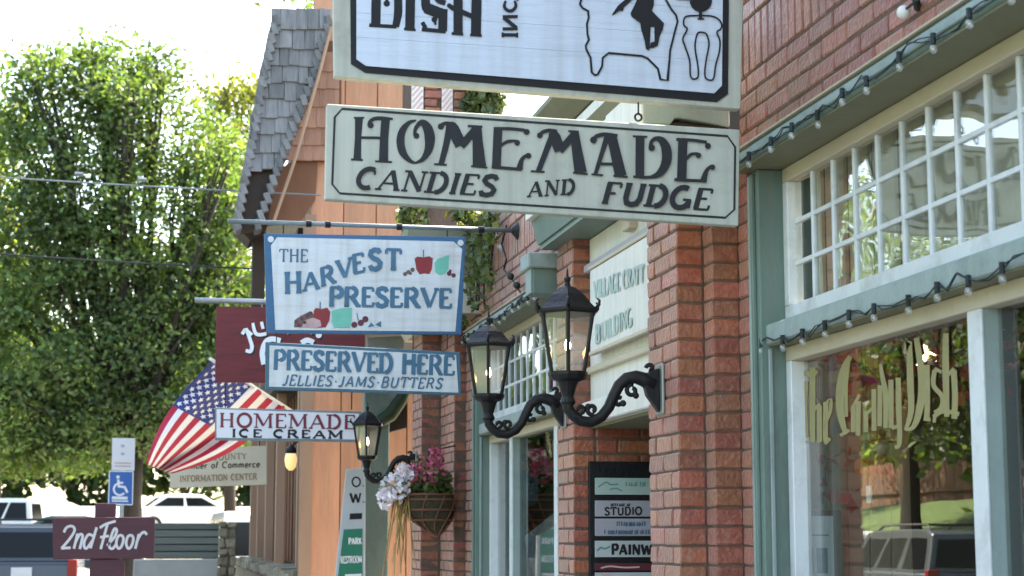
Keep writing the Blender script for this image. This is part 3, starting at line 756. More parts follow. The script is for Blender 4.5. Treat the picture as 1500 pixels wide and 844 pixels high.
# sign board over the entrance, street-facing
EB = thing('entrance_sign', 'white board with faded green letters over the brick entrance', 'sign', (1.9, 7.2, 2.4))
MB().box(1.885, 1.9045, 6.64, 7.70, 2.415, 2.785).build('board', 'bright_white', EB, bevel=0.003)
pr = Print(lambda x, y: onX(x, y, 1.885), (-1, 0, 0))
Q = zoomf(840, 320, 6.03)
text(pr, 'VILLAGE CRAFT', Q(180, 716), Q(632, 558), 26, 0.05, 0.03, 0.05, gap=0.04, vert=True); pr.flush('lettering', 'teal_faded', EB)
text(pr, 'BUILDING', (874, 504), (927, 477), 27, 0.05, 0.03, 0.05, gap=0.04, vert=True)
pr.mb.build('lettering', 'teal_faded', EB)
for zc, mm in ((2.40, 'cream_paint'), (2.787, 'cream_paint')):
    part_box('trim', mm, EB, 1.878, 1.9045, 6.64, 7.71, zc, zc + .0145, 0.002)

# tenants' directory on the entrance side wall
DB = thing('tenant_board', 'black directory board of white name strips on the entrance brick wall', 'sign', (2.2, 7.88, 1.5))
a = onY(862, 676, 7.885); b = onY(862, 844, 7.885)
MB().box(a.x, a.x + .62, 7.870, 7.898, 0.95, a.z).build('backing', 'black_iron', DB, bevel=0.003)
Q = zoomf(860, 690, 5.478)
def scrib(pr, Q, xa, xb, yb_, h, hw):
    """lettering too blurred to read in the photo: a row of small upright and slanted marks"""
    x = xa
    while x < xb:
        kind = random.random(); w = random.uniform(9, 17)
        if kind < .4: pr.stroke([Q(x, yb_), Q(x + 2, yb_ - h)], hw, 0, False)
        elif kind < .7: pr.stroke([Q(x, yb_ - h * .5), Q(x + w * .5, yb_ - h * .75), Q(x + w, yb_ - h * .3), Q(x + w * .4, yb_), Q(x, yb_ - h * .4)], hw * .9)
        else: pr.stroke([Q(x, yb_), Q(x + w * .5, yb_ - h * .8), Q(x + w, yb_)], hw * .9, 0, False)
        x += w + random.choice((5, 6, 7, 14))
strips = [(55, 190, 'tenant_mint'), (237, 366, 'tenant_mauve'), (382, 522, 'tenant_mauve'), (560, 692, 'tenant_white'), (740, 800, 'berry'), (815, 940, 'tenant_white')]
for i, (u, w, mm) in enumerate(strips):
    t_ = onY(*Q(62, u), 7.868); b_ = onY(*Q(62, w), 7.868)
    st = MB().box(t_.x, t_.x + .50, 7.862, 7.8695, b_.z, t_.z).build('name_strip', mm, DB, bevel=0.001)
    pr = Print(lambda x, y: onY(x, y, 7.862), (0, -1, 0), 0.001)
    if i == 0:
        pr.stroke([Q(90, 130), Q(150, 90), Q(190, 110), Q(250, 105)], 1.0); pr.stroke([Q(180, 150), Q(230, 140), Q(280, 160)], 1.0)
        scrib(pr, Q, 312, 470, 122, 36, .9)
        ink = 'teal_ink'
    elif i == 1:
        text(pr, 'STUDIO', Q(140, 355), Q(440, 350), 11, .11, .09, 0); scrib(pr, Q, 190, 340, 282, 22, .8); ink = 'letter_black'
    elif i == 2:
        scrib(pr, Q, 240, 470, 440, 36, .9)
        scrib(pr, Q, 140, 560, 505, 34, .85); ink = 'letter_blue'
    elif i == 3:
        text(pr, 'PAINW', Q(195, 672), Q(520, 672), 15, .14, .10, 0); ink = 'letter_black'
        p_ = Print(lambda x, y: onY(x, y, 7.862), (0, -1, 0), 0.001)
        p_.stroke([Q(80, 640), Q(110, 615), Q(140, 625), Q(185, 605)], 1.3); p_.mb.build('flourish', 'teal_ink', st)
    else: pr.stroke([Q(110, 780), Q(180, 765), Q(300, 775), Q(420, 770)] if i == 4 else [Q(110, 830), Q(200, 835)], 1.2); ink = 'faint_red'
    pr.mb.build('lettering', ink, st)

# ================================================================== building 3 (between) : post, teal gable panel, striped pier with ivy
S3 = thing('shop_porch', 'narrow green porch post and teal panel between brick pier and orange shop', 'porch', (1.7, 13.8, 0))
a = onY(533, 700, 13.75); b = onY(570, 700, 13.75)
part_box('post', 'green_trim', S3, a.x, b.x, 13.75, 13.95, 0, onY(550, 575, 13.75).z, 0.008)
pts = [onY(x, y, 13.78) for x, y in ((538, 495), (592, 492), (592, 572), (572, 600), (538, 622))]
MB().prism(pts, (0, .05, 0)).build('panel', 'blue_green_trim', S3, bevel=0.004)
g = [onY(x, y, 13.72) for x, y in ((602, 560), (588, 585), (572, 608), (556, 618), (540, 628))]
MB().tube(g, [.03, .05, .055, .05, .03], 8).build('garland', 'leaf_dark', S3, smooth=True)
pts = [onY(x, y, 13.85) for x, y in ((540, 628), (592, 592), (596, 592), (596, 626), (545, 640))]
MB().prism(pts, (0, .3, 0)).build('eave', 'dark_wood', S3)
part_box('porch_roof', 'roofing', S3, 1.45, 3.2, 13.3, 15.85, 3.2, 3.3)

CHM = thing('brick_chimney', 'brick chimney with white diagonal striped panels seen between two hanging signs', 'chimney', (2.2, 13.4, 3.5))
x0 = onY(602, 150, 13.4).x; x1 = onY(742, 150, 13.4).x
cc = part_box('core', 'mortar', CHM, x0, x1 - .1, 13.41, 13.9, 3.522, 5.4)
low = []
z = 4.3; k = 0
while z < 5.38:
    for (pa, pb) in ((621, 646), (664, 700)):
        brick_course_x(cc, 13.37, 13.44, onY(pa, 150, 13.4).x, onY(pb, 150, 13.4).x, z, .5 * (k % 2), .21)
    z += CH; k += 1
for pa, pb in ((603, 620), (647, 663)):
    w = MB().box(onY(pa, 150, 13.39).x, onY(pb, 150, 13.39).x, 13.385, 13.409, 4.3, 5.38).build('striped_panel', 'bright_white', CHM)
    pr = Print(lambda x, y: onY(x, y, 13.385), (0, -1, 0), .001)
    for yy in range(105, 200, 9):
        pr.stroke([(pa + 1, yy + 9), (pb - 1, yy - 9)], 1.6)
    pr.mb.build('stripe', 'faint_red', w)

# ================================================================== orange shop with shingled gable
YO = 16.0
S4 = thing('orange_shop', 'orange board-sided shop with steep weathered grey shingle roof edge', 'shop', (1.6, 17, 0))
xc = onY(449, 700, YO).x
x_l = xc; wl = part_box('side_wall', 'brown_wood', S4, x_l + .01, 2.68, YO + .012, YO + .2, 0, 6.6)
x = x_l; i = 0
while x < 2.6:
    w = 0.30
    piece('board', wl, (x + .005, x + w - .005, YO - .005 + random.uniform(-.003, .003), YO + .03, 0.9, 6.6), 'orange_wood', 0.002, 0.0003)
    x += w; i += 1
part_box('corner_board', 'post_wood', S4, x_l - .06, x_l + .05, YO - .03, YO + .08, 0.9, 4.5, 0.004)
# street side: recessed brown wall, posts, ledge of stone
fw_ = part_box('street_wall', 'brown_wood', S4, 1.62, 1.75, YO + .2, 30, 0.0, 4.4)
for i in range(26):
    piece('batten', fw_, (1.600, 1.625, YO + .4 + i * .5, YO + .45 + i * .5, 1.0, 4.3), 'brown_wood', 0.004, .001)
for px in (435, 404, 389, 377, 367):
    X = 1.38; y = YofX(px, X, 740)
    part_box('porch_post', 'post_wood', S4, X, X + .11, y, y + .16, 1.2, 4.3, 0.006)
part_box('porch_beam', 'dark_wood', S4, 1.30, 1.65, YO + .1, 30, 3.3, 3.55)
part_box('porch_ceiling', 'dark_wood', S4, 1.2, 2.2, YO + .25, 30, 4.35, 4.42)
part_box('roof_slab', 'roofing', S4, 1.5, 2.68, YO + .25, 30, 6.2, 6.3)
lg = part_box('ledge', 'stone', S4, 1.24, 1.6, YO + .2, 30, 0.0, 1.14)
y = YO + .2
while y < 29:
    w = random.uniform(.35, .6)
    piece('stone', lg, (1.20, 1.62, y + .01, y + w - .01, 1.145, 1.27 + random.uniform(-.03, .03)), 'stone', 0.02, 0.012); y += w
# shingled rake face
EL = [(408, 18), (400, 50), (393, 85), (387, 110), (380, 150), (374, 185), (369, 215), (362, 250)]
ER = [(483, 24), (478, 48), (468, 75), (461, 105), (452, 130), (440, 160), (428, 190), (417, 220), (405, 250)]
def ex(E, y):
    for (xa, ya), (xb, yb) in zip(E[:-1], E[1:]):
        if ya <= y <= yb: return xa + (xb - xa) * (y - ya) / (yb - ya)
    return E[0][0] if y < E[0][1] else E[-1][0]
YS = 15.62
core = [onY(x, y, YS + .04) for x, y in EL] + [onY(348, 335, YS + .04), onY(392, 330, YS + .04)] + [onY(x, y, YS + .04) for x, y in reversed(ER)]
rk = MB().prism(core, (0, .32, 0)).build('roof_edge', 'dark_wood', S4)
rows = [18, 46, 72, 97, 122, 147, 173, 198, 224, 250]
for i in range(len(rows) - 1):
    ya, yb = rows[i] - 6, rows[i + 1]
    yy = max(18, (rows[i] + rows[i + 1]) / 2)
    xl, xr = ex(EL, yy), ex(ER, yy)
    x = xl - random.uniform(2, 8)
    while x < xr - 4:
        w = random.uniform(13, 24); xe = min(x + w, xr + 4)
        A = onY(x + .5, ya, YS); B = onY(xe - .5, yb + random.uniform(-1.5, 2.5), YS)
        piece('shingle', rk, (A.x, B.x, YS - .018, YS, B.z, A.z), 'grey_shingle', 0.004, 0.004, (R(-7), 0, R(random.uniform(-2, 2))))
        x += w
# ragged shingle ends down both raking edges
for E, off in ((EL + [(355, 290), (347, 335)], 0), (ER + [(392, 290), (376, 332)], 0)):
    y = 30
    while y < 330:
        x = ex(E, y); A = onY(x - 4, y - 8, YS - .03); B = onY(x + 4, y + 8, YS - .03)
        piece('edge_shingle', rk, (A.x, B.x, YS - .045, YS + .25, B.z, A.z), 'grey_shingle', 0.004, 0.004, (0, R(-18 + random.uniform(-4, 4)), 0))
        y += 13
for pth in ([(482, 40), (469, 92), (447, 172), (430, 232), (398, 325)],):
    MB().tube([onY(x + 3, y, YS - .06) for x, y in pth], .016, 6).build('rake_board', 'post_wood', S4)
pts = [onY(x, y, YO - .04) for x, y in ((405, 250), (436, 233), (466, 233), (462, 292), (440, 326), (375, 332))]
MB().prism(pts, (0, .03, 0)).build('gable_shade_panel', 'brown_wood', S4)  # flat brown board standing in for the shadow under the gable
pts = [onY(x, y, YO - .05) for x, y in ((433, 233), (492, 236), (492, 241), (431, 238))]
# tan shingle courses on the gable beside it
tc_ = [79, 106, 131, 158, 188, 214, 236]
tg = MB().prism([onY(x, y, YO - .06) for x, y in ((480, 60), (500, 60), (500, 236), (434, 236), (448, 185))], (0, .05, 0)).build('gable', 'brown_wood', S4)
for i in range(len(tc_) - 1):
    xl = ex(ER, (tc_[i] + tc_[i + 1]) / 2) + 3; x = xl
    while x < 494:
        w = random.uniform(16, 26); xe = min(x + w, 497)
        A = onY(x, tc_[i] - 4, YO - .08); B = onY(xe - .4, tc_[i + 1], YO - .08)
        if xe - x > 4: piece('shingle', tg, (A.x, B.x, YO - .085, YO - .065, B.z, A.z), 'tan_shingle', 0.003, 0.002, (R(-6), 0, 0))
        x += w
pts = [onY(x, y, YS + .5) for x, y in ((345, 330), (392, 330), (386, 344), (366, 352))]
MB().prism(pts, (0, .5, 0)).build('roof_foot', 'dark_wood', S4)
a = onY(370, 400, 16.2); b = onY(389, 400, 16.2)
part_box('eave_post', 'dark_wood', S4, a.x, b.x, 16.25, 16.45, onY(380, 470, 16.2).z, onY(380, 335, 16.2).z, 0.005)
# ================================================================== hanging signs
def plank_sign(name, label, Y, corners, th, mboard):
    cs = [onY(x, y, Y) for x, y in corners]
    c = sum(cs, Vector()) / len(cs)
    t = thing(name, label, 'sign', (c.x, Y, min(p.z for p in cs)))
    b = MB().prism(cs, (0, th, 0)).build('board', mboard, t, bevel=0.003)
    return t
def outline(pr, pts, hw, mi=0): pr.stroke(pts, hw, mi, smooth=False, closed=True)
YS1 = 5.72
# --- upper sign (its top is above the picture)
G1 = plank_sign('shop_sign', 'large hanging white sign with DISH lettering and armchair drawing, topmost', YS1, [(487, -130), (1092, -100), (1085, 160), (490, 112)], .045, 'sign_frame_cream')
pts = [onY(x, y, YS1 - .001) for x, y in ((512, -110), (1068, -85), (1066, 138), (1050, 150), (535, 107), (514, 94))]
MB().prism(pts, (0, -.004, 0)).build('black_line', 'letter_black', G1)
# white field made of boards whose joints show faintly
fld = [(522, -105), (1059, -80), (1057, 126), (1046, 137), (536, 97), (522, 87)]
def clipy(poly, fa, fb):
    """clip an image polygon between two slanted lines y = fa(x), y = fb(x)"""
    def half(P, f, keep_above):
        out = []
        for i in range(len(P)):
            a, b = P[i], P[(i + 1) % len(P)]
            da, db = a[1] - f(a[0]), b[1] - f(b[0])
            ia, ib = (da <= 0, db <= 0) if keep_above else (da >= 0, db >= 0)
            if ia: out.append(a)
            if ia != ib:
                t = da / (da - db); out.append((a[0] + (b[0] - a[0]) * t, a[1] + (b[1] - a[1]) * t))
        return out
    return half(half(poly, fa, False), fb, True)
sl = lambda c: (lambda x: c + 0.066 * (x - 750))
jl = [-200, -52, -6, 34, 70, 200]
for a, b in zip(jl[:-1], jl[1:]):
    P_ = clipy(fld, lambda x, a=a: sl(a)(x) + .16, lambda x, b=b: sl(b)(x) - .16)
    if len(P_) > 2:
        o = MB().prism([onY(x, y, YS1 - .006) for x, y in P_], (0, -.004, 0)).build('plank', 'sign_blue_white', G1)
pr = Print(lambda x, y: onY(x, y, YS1 - .010), (0, -1, 0), .001)
Q = zoomf(490, 0, 5.172); k = 1 / 5.172
def S(pts, hw, sm=True): pr.stroke([Q(*p) for p in pts], [h * k for h in hw] if isinstance(hw, (list, tuple)) else hw * k, 0, sm)
S([(318, -150), (312, 190)], 36, False); S([(262, 192), (470, 204)], 14, False); S([(440, -150), (475, -60), (482, 90), (462, 205)], [20, 30, 32, 26]); pr.disc(Q(395, 28), 24 * k)
S([(395, 28), (400, -30), (430, -60)], 12)
S([(577, -150), (570, 225)], 36, False); S([(526, 220), (614, 228)], 11, False)
S([(692, -150), (690, 40), (720, 75)], [32, 34, 36]); S([(690, 60), (830, 115)], 42, False); S([(822, 70), (818, 238)], 34, False); S([(660, 224), (842, 240)], 15, False)
S([(664, 170), (690, 215)], 16, False); pr.disc(Q(756, 150), 22 * k); S([(756, 150), (765, 190)], 9); S([(770, -60), (780, 0), (840, 25)], 20)
S([(935, -150), (935, 258)], 35, False); S([(1078, -150), (1070, 266)], 38, False); S([(862, 42), (900, 65), (980, 100), (1060, 135)], [14, 20, 20, 18]); pr.disc(Q(868, 45), 18 * k)
S([(886, 256), (974, 262)], 10, False); S([(1026, 266), (1114, 272)], 10, False)
pr.flush('lettering', 'letter_black', G1); S([(1270, 266), (1384, 268)], 13, False); S([(1272, 248), (1272, 286)], 8, False); S([(1382, 250), (1382, 288)], 8, False)
S([(1272, 222), (1386, 220)], 12, False); S([(1272, 130), (1386, 128)], 12, False); S([(1280, 136), (1376, 214)], 15, False)
S([(1362, 8), (1372, 50), (1345, 82), (1310, 82), (1285, 52), (1295, 8)], [8, 12, 13, 13, 12, 8]); pr.disc(Q(1384, 2), 9 * k)
pr.flush('lettering', 'letter_black', G1); Q = zoomf(830, 0, 5.627); k = 1 / 5.627
S([(150, -70), (125, -30), (108, 38), (130, 70), (175, 95), (180, 150), (165, 200), (170, 290), (182, 330), (155, 380), (160, 410), (195, 480), (205, 600), (230, 622), (255, 615), (290, 550), (295, 480), (345, 440), (620, 465), (665, 485), (750, 570), (770, 658), (830, 665), (845, 500), (850, 420), (890, 260), (912, 180), (900, 130), (860, 80), (815, 0), (790, -70)], 8.5, False)
for poly in ([(600, -60), (720, -60), (715, 50), (700, 92)] + [(800, 195), (790, 250), (765, 300), (750, 380), (722, 392), (720, 225), (690, 225), (682, 400), (672, 422), (650, 405), (640, 340), (610, 240), (605, 195), (530, 140), (525, 110), (560, 40)],
             [(480, 0), (500, -40), (560, -40), (540, 0), (470, 65), (460, 100), (440, 90), (380, 130), (370, 125), (420, 50)], [(690, 355), (722, 345), (724, 395), (680, 402)]):
    pr.fill([Q(*p) for p in poly])
pr.flush('chair_drawing', 'letter_black', G1); pr.fill([Q(*p) for p in ell(1103, 8, 92, 95, 0, 180, 16)]); S([(1100, 90), (1100, 165)], 14, False); S([(1075, 160), (1130, 160)], 7, False); S([(900, -6), (1195, 6)], 8, False)
S([(960, 180), (970, 150), (1010, 135), (1180, 135), (1250, 165), (1275, 210), (1265, 245), (1235, 270), (1260, 340), (1255, 430), (1225, 540), (1205, 655), (1150, 655), (1135, 600), (1150, 480), (1170, 370), (1155, 300), (1135, 275), (1085, 272), (1065, 310), (1055, 400), (1080, 560), (1075, 645), (1020, 640), (1010, 500), (970, 380), (955, 320), (990, 245), (965, 215), (960, 180)], 7, True)
pr.flush('table_drawing', 'letter_black', G1)
# iron arm above the picture that carries it, from the wall
arm = MB().tube([(0.55, YS1 + .02, 3.80), (2.04, YS1 + .02, 3.80)], .018, 8)
arm.tube([(0.62, YS1 + .02, 3.80), (0.62, YS1 + .02, 3.55)], .006, 6).tube([(1.80, YS1 + .02, 3.80), (1.80, YS1 + .02, 3.52)], .006, 6)
arm.build('hanging_arm', 'black_iron', G1)

# --- HOMEMADE candies and fudge
G2 = plank_sign('hanging_sign', 'long grey-green hanging sign reading HOMEMADE CANDIES AND FUDGE', YS1, [(479, 152), (1084, 190), (1082, 331), (476, 292)], .04, 'sign_pale')
pr = Print(lambda x, y: onY(x, y, YS1), (0, -1, 0), .0015)
Q1 = zoomf(470, 140, 4.69); Q2 = zoomf(770, 160, 4.6875)
outline(pr, [Q1(145, 92), Q2(1385, 186), Q2(1438, 262), Q2(1432, 690), Q2(1370, 746), Q1(130, 673), Q1(78, 610), Q1(95, 150)], 1.5); pr.flush('border_line', 'letter_dark', G2)
k = 1 / 4.69
Q = Q1
S([(262, 150), (255, 300), (250, 440)], [28, 22, 27]); S([(226, 154), (298, 153)], 6, False); S([(206, 440), (288, 444)], 7, False)
S([(445, 160), (434, 300), (430, 455)], [30, 29, 32]); S([(372, 453), (488, 458)], 7, False); S([(494, 162), (420, 158), (370, 160), (338, 180), (330, 208)], [7, 14, 13, 13, 12]); pr.disc(Q(342, 206), 21 * k)
S([(270, 290), (420, 292)], 9, False)
S([(655, 172), (605, 188), (562, 240), (546, 312), (562, 392), (612, 450), (655, 465)], [5, 14, 24, 28, 26, 14, 6])
S([(650, 465), (700, 438), (738, 375), (748, 295), (732, 225), (700, 188), (670, 200), (648, 235), (645, 275)], [6, 16, 28, 36, 33, 22, 16, 12, 12]); pr.disc(Q(656, 278), 20 * k)
S([(925, 197), (870, 192), (838, 198), (824, 212)], [8, 13, 13, 12]); pr.disc(Q(824, 214), 22 * k)
S([(885, 200), (862, 330), (825, 472)], [24, 22, 19]); S([(778, 472), (864, 478)], 7, False); S([(880, 198), (905, 230), (962, 345)], [26, 42, 40]); S([(1072, 222), (962, 350)], 27, False)
S([(1068, 215), (1076, 320), (1088, 488)], [33, 35, 47]); S([(1030, 487), (1142, 497)], 7, False); S([(1008, 211), (1108, 216)], 8, False)
S([(1216, 225), (1204, 497)], 30, False); S([(1186, 229), (1300, 230), (1400, 240)], [11, 11, 11]); pr.disc(Q(1412, 252), 21 * k)
S([(1230, 350), (1280, 318), (1340, 314)], [9, 11, 9]); pr.disc(Q(1347, 326), 20 * k); S([(1172, 492), (1378, 510)], 11, False)
S([(1362, 508), (1380, 440), (1420, 408)], [24, 14, 10]); pr.disc(Q(1424, 416), 20 * k)
Q = Q2; k = 1 / 4.6875
S([(215, 152), (160, 148), (115, 160), (97, 182)], [8, 13, 13, 12]); pr.disc(Q(95, 182), 20 * k); S([(190, 160), (140, 285), (85, 430)], [22, 20, 18]); S([(33, 428), (128, 433)], 7, False)
S([(175, 158), (200, 200), (232, 290)], [24, 40, 34]); S([(340, 165), (232, 290)], 25, False); S([(332, 155), (352, 300), (376, 440)], [28, 36, 43]); S([(322, 438), (424, 448)], 7, False); S([(290, 153), (362, 157)], 7, False)
S([(628, 184), (540, 176), (485, 188), (465, 212)], [10, 14, 14, 12]); pr.disc(Q(463, 214), 24 * k); S([(560, 185), (522, 300), (475, 452)], [22, 16, 13]); S([(448, 450), (528, 456)], 7, False)
S([(585, 180), (618, 320), (650, 462)], [33, 36, 41]); S([(598, 460), (698, 469)], 7, False); S([(512, 378), (610, 380)], 10, False)
S([(782, 190), (780, 465)], 30, False); S([(732, 189), (832, 193)], 7, False)
S([(735, 466), (850, 470), (922, 438), (962, 360), (962, 280), (935, 222), (893, 205), (862, 225), (852, 262)], [8, 11, 26, 34, 34, 26, 15, 13, 12]); pr.disc(Q(862, 268), 23 * k)
S([(1076, 215), (1066, 490)], 32, False); S([(1030, 211), (1140, 216), (1240, 230)], 11); pr.disc(Q(1247, 256), 21 * k)
S([(1095, 350), (1130, 314), (1178, 308)], [9, 11, 9]); pr.disc(Q(1182, 321), 19 * k); S([(1016, 487), (1236, 497)], 11, False); S([(1216, 494), (1238, 425), (1272, 392)], [24, 14, 10]); pr.disc(Q(1278, 402), 19 * k)
pr.flush('lettering', 'letter_dark', G2); text(pr, 'CANDIES', Q1(225, 634), Q1(1195, 690), 28.5, .125, .055, .12, .24, .05)
pr.flush('lettering', 'letter_dark', G2); text(pr, 'AND', Q2(10, 602), Q2(335, 584), 21, .12, .055, .12, .16, .1)
pr.flush('lettering', 'letter_dark', G2); text(pr, 'FUDGE', Q2(515, 645), Q2(1262, 693), 30, .135, .06, .12, .2, .07)
pr.mb.build('lettering', 'letter_dark', G2)
# eye and ring that hang it from the sign above
e = onY(935, 150, YS1 + .02); f_ = onY(935, 172, YS1 + .02)
rg = MB().tube([e + Vector((0, 0, .03)), f_ + Vector((0, 0, .012))], .003, 6)
rg.tube([f_ + Vector((.012 * math.cos(a * math.pi / 8), 0, .012 * math.sin(a * math.pi / 8))) for a in range(17)], .004, 6)
rg.build('hanger_ring', 'black_iron', G2)

# --- Harvest sign on a rod
YH = 10.05
a0 = onY(757, 338, YH)
rodY = YH + .03
G3 = plank_sign('hanging_sign', 'blue-framed sign reading THE HARVEST PRESERVE with painted fruit', YH, [(387, 342), (682, 347), (676, 490), (391, 488)], .035, 'frame_blue')
Q = zoomf(380, 335, 4.839); k = 1 / 4.839
MB().prism([onY(*Q(*p), YH) for p in ((100, 95), (125, 62), (1375, 92), (1436, 145), (1388, 730), (113, 718), (82, 120))], (0, -.003, 0)).build('white_panel', 'board_white', G3)
pr = Print(lambda x, y: onY(x, y, YH - .003), (0, -1, 0), .001)
text(pr, 'THE', Q(138, 232), Q(345, 236), 17.5, .085, .055, .1); pr.flush('lettering', 'letter_blue', G3)
for c, x, y, h, r_ in (('H', 240, 452, 138, 3), ('A', 368, 430, 122, 10), ('R', 490, 392, 125, 16), ('V', 608, 345, 126, 14), ('E', 706, 310, 130, 12), ('S', 822, 288, 138, 5), ('T', 948, 288, 138, -2)):
    letter_at(pr, c, *Q(x, y), h * k, r_, .125, .075, .13, 1.12)
pr.flush('lettering', 'letter_blue', G3); text(pr, 'PRESERVE', Q(490, 545), Q(1366, 560), 26.5, .13, .075, .12, gap=.02)
pr.mb.build('lettering', 'letter_blue', G3)
pr = Print(lambda x, y: onY(x, y, YH - .003), (0, -1, 0), .0012)
mm = ['apple_red', 'pear_green', 'berry', 'grape_brown', 'fan_pink', 'board_white', 'letter_blue']
def poly(pts, mi): pr.fill([Q(*p) for p in pts], mi)
poly([(1100, 212), (1120, 198), (1160, 204), (1205, 196), (1230, 212), (1222, 290), (1205, 322), (1170, 318), (1135, 324), (1112, 290)], 0)
pr.stroke([Q(1163, 150), Q(1163, 205)], .8, 6)
poly([(1240, 245), (1262, 215), (1345, 185), (1340, 285), (1312, 322), (1275, 330), (1245, 305)], 1)
for p, q in (((1032, 322), 15), ((1056, 308), 15), ((1085, 292), 16), ((1070, 318), 11)): pr.disc(Q(*p), q * k, 3, 10)
for p, q in (((1345, 318), 17), ((1376, 332), 16), ((1352, 300), 10)): pr.disc(Q(*p), q * k, 2, 10)
pr.flush('painted_fruit', mm, G3); poly([(245, 700), (248, 650), (290, 620), (360, 585), (390, 610), (380, 660), (330, 700)], 3)
poly([(385, 580), (400, 562), (440, 570), (480, 560), (502, 590), (496, 650), (470, 700), (400, 705), (385, 650)], 0)
pr.stroke([Q(430, 520), Q(430, 568)], .8, 6)
poly([(300, 700), (320, 650), (380, 632), (430, 650), (440, 690), (400, 706)], 4)
for p in ((262, 660), (300, 640), (340, 618), (280, 685), (320, 665), (365, 600)): pr.disc(Q(*p), 13 * k, 2, 8)
poly([(512, 585), (560, 568), (655, 560), (652, 650), (640, 700), (530, 702), (514, 660)], 1)
for p in ((672, 682), (718, 668), (750, 642)): pr.disc(Q(*p), 22 * k, 2, 12)
pr.stroke([Q(690, 600), Q(700, 650)], .7, 6)
poly([(768, 700), (790, 665), (815, 690)], 6); poly([(820, 680), (862, 655), (862, 700)], 6)
pr.flush('painted_fruit', mm, G3)
for p in ((80, 76), (1425, 102)): pr.disc(Q(*p), 22 * k, 5, 14)
pr.flush('corner_dot', mm, G3)
hk = MB()
for px in (415, 655): hk.tube([onY(px, 328 + (px - 335) * .03, rodY), onY(px, 348, rodY)], .004, 6)
hk.build('hook', 'black_iron', G3)
RD = thing('sign_rod', 'slim grey iron rod with wall flange carrying the blue-framed signs', 'bracket', (a0.x, YH, a0.z))
p0 = onY(333, 324, rodY); p1 = onY(757, 338, rodY); p1.x = max(p1.x, 2.03)
MB().tube([p0, p1], .0135, 8).build('rod', 'rod', RD, smooth=True)
for px in (452, 480, 585, 705): MB().tube([onY(px - 4, 324 + (px - 335) * .033, rodY), onY(px + 4, 324 + (px - 327) * .033, rodY)], .020, 8).build('collar', 'black_iron', RD)
MB().tube([(p1.x - .035, rodY, p1.z), (2.029, rodY, p1.z)], [.018, .055], 10).build('flange', 'black_iron', RD)

G4 = plank_sign('hanging_sign', 'narrow blue-edged sign reading PRESERVED HERE above jellies, jams, butters', YH, [(389, 501), (674, 516), (676, 579), (389, 571)], .03, 'frame_steel_blue')
Q = zoomf(300, 490, 3.846)
MB().prism([onY(*Q(*p), YH) for p in ((365, 62), (1415, 118), (1428, 328), (362, 294))], (0, -.003, 0)).build('white_panel', 'board_white', G4)
pr = Print(lambda x, y: onY(x, y, YH - .003), (0, -1, 0), .001)
text(pr, 'PRESERVED HERE', Q(385, 193), Q(1408, 228), 27, .115, .065, .12, 0, .02); pr.flush('lettering', 'letter_blue', G4)
pr.stroke([Q(1122, 162), Q(1160, 150), Q(1195, 178)], 2.2); pr.flush('slash', 'letter_blue', G4); text(pr, 'JELLIES·JAMS·BUTTERS', Q(435, 286), Q(1335, 306), 15, .085, .07, 0, .22, .09)
pr.mb.build('lettering', 'letter_blue', G4)
hk = MB()
for px in (405, 605, 655): hk.tube([onY(px, 485, YH + .015), onY(px, 512, YH + .015)], .0035, 6)
hk.build('link', 'black_iron', G4)

# --- dark red sign, ice cream sign
YR = 13.0
G5 = plank_sign('hanging_sign', 'dark red wooden sign with white script, partly behind blue-framed sign', YR, [(317, 449), (536, 452), (533, 562), (315, 560)], .035, 'oxblood')
Q = zoomf(300, 430, 5.769); k = 1 / 5.769
for off, mm, lf in (((2, 2.2), 'letter_black', .001), ((0, 0), 'script_white', .0045)):
    pr = Print(lambda x, y: onY(x + off[0], y + off[1], YR), (0, -1, 0), lf)
    S([(315, 345), (350, 308), (385, 400), (398, 450), (385, 490), (345, 482)], [14, 16, 15, 16, 16, 14]); S([(355, 310), (400, 350)], 12); S([(405, 250), (425, 330), (460, 350), (520, 340)], [12, 15, 15, 14]); S([(478, 240), (492, 300)], 13)
    pr.flush('lettering', mm, G5)
    S([(500, 600), (485, 500), (515, 410), (570, 385), (640, 400)], 22); pr.flush('lettering', mm, G5); S([(815, 420), (865, 395), (920, 415)], 22); pr.flush('lettering', mm, G5); pr.disc(Q(962, 352), 26 * k); pr.flush('lettering', mm, G5)
    S([(640, 250), (700, 330), (760, 250), (820, 330)], 14); pr.flush('lettering', mm, G5); S([(870, 250), (900, 330), (960, 260)], 14)
    pr.mb.build('lettering', mm, G5)
RD2 = thing('sign_rod', 'pale horizontal pole above the dark red sign reaching to the brick pier', 'bracket', (1.85, YR, 3.1))
MB().tube([onY(285, 440, YR + .02), Vector((1.85, YR + .02, onY(600, 446, YR).z))], .02, 8).build('rod', 'galv', RD2, smooth=True)
hk = MB()
for px in (330, 384, 520): hk.tube([onY(px, 440, YR + .02), onY(px, 456, YR + .02)], .006, 6)
hk.build('hook', 'galv', RD2)
G6 = plank_sign('hanging_sign', 'small pale sign reading HOMEMADE ICE CREAM in front of the flag', YR - .05, [(315, 597), (530, 603), (527, 648), (315, 645)], .03, 'rod')
Q = zoomf(300, 490, 3.846)
MB().prism([onY(*Q(*p), YR - .05) for p in ((66, 421), (868, 447), (860, 592), (66, 582))], (0, -.003, 0)).build('white_panel', 'sign_white', G6)
pr = Print(lambda x, y: onY(x, y, YR - .053), (0, -1, 0), .001)
text(pr, 'HOMEMADE', Q(80, 520), Q(850, 532), 19.5, .105, .05, .11, 0, .09); pr.mb.build('lettering', 'letter_crimson', G6)
pr = Print(lambda x, y: onY(x, y, YR - .053), (0, -1, 0), .001)
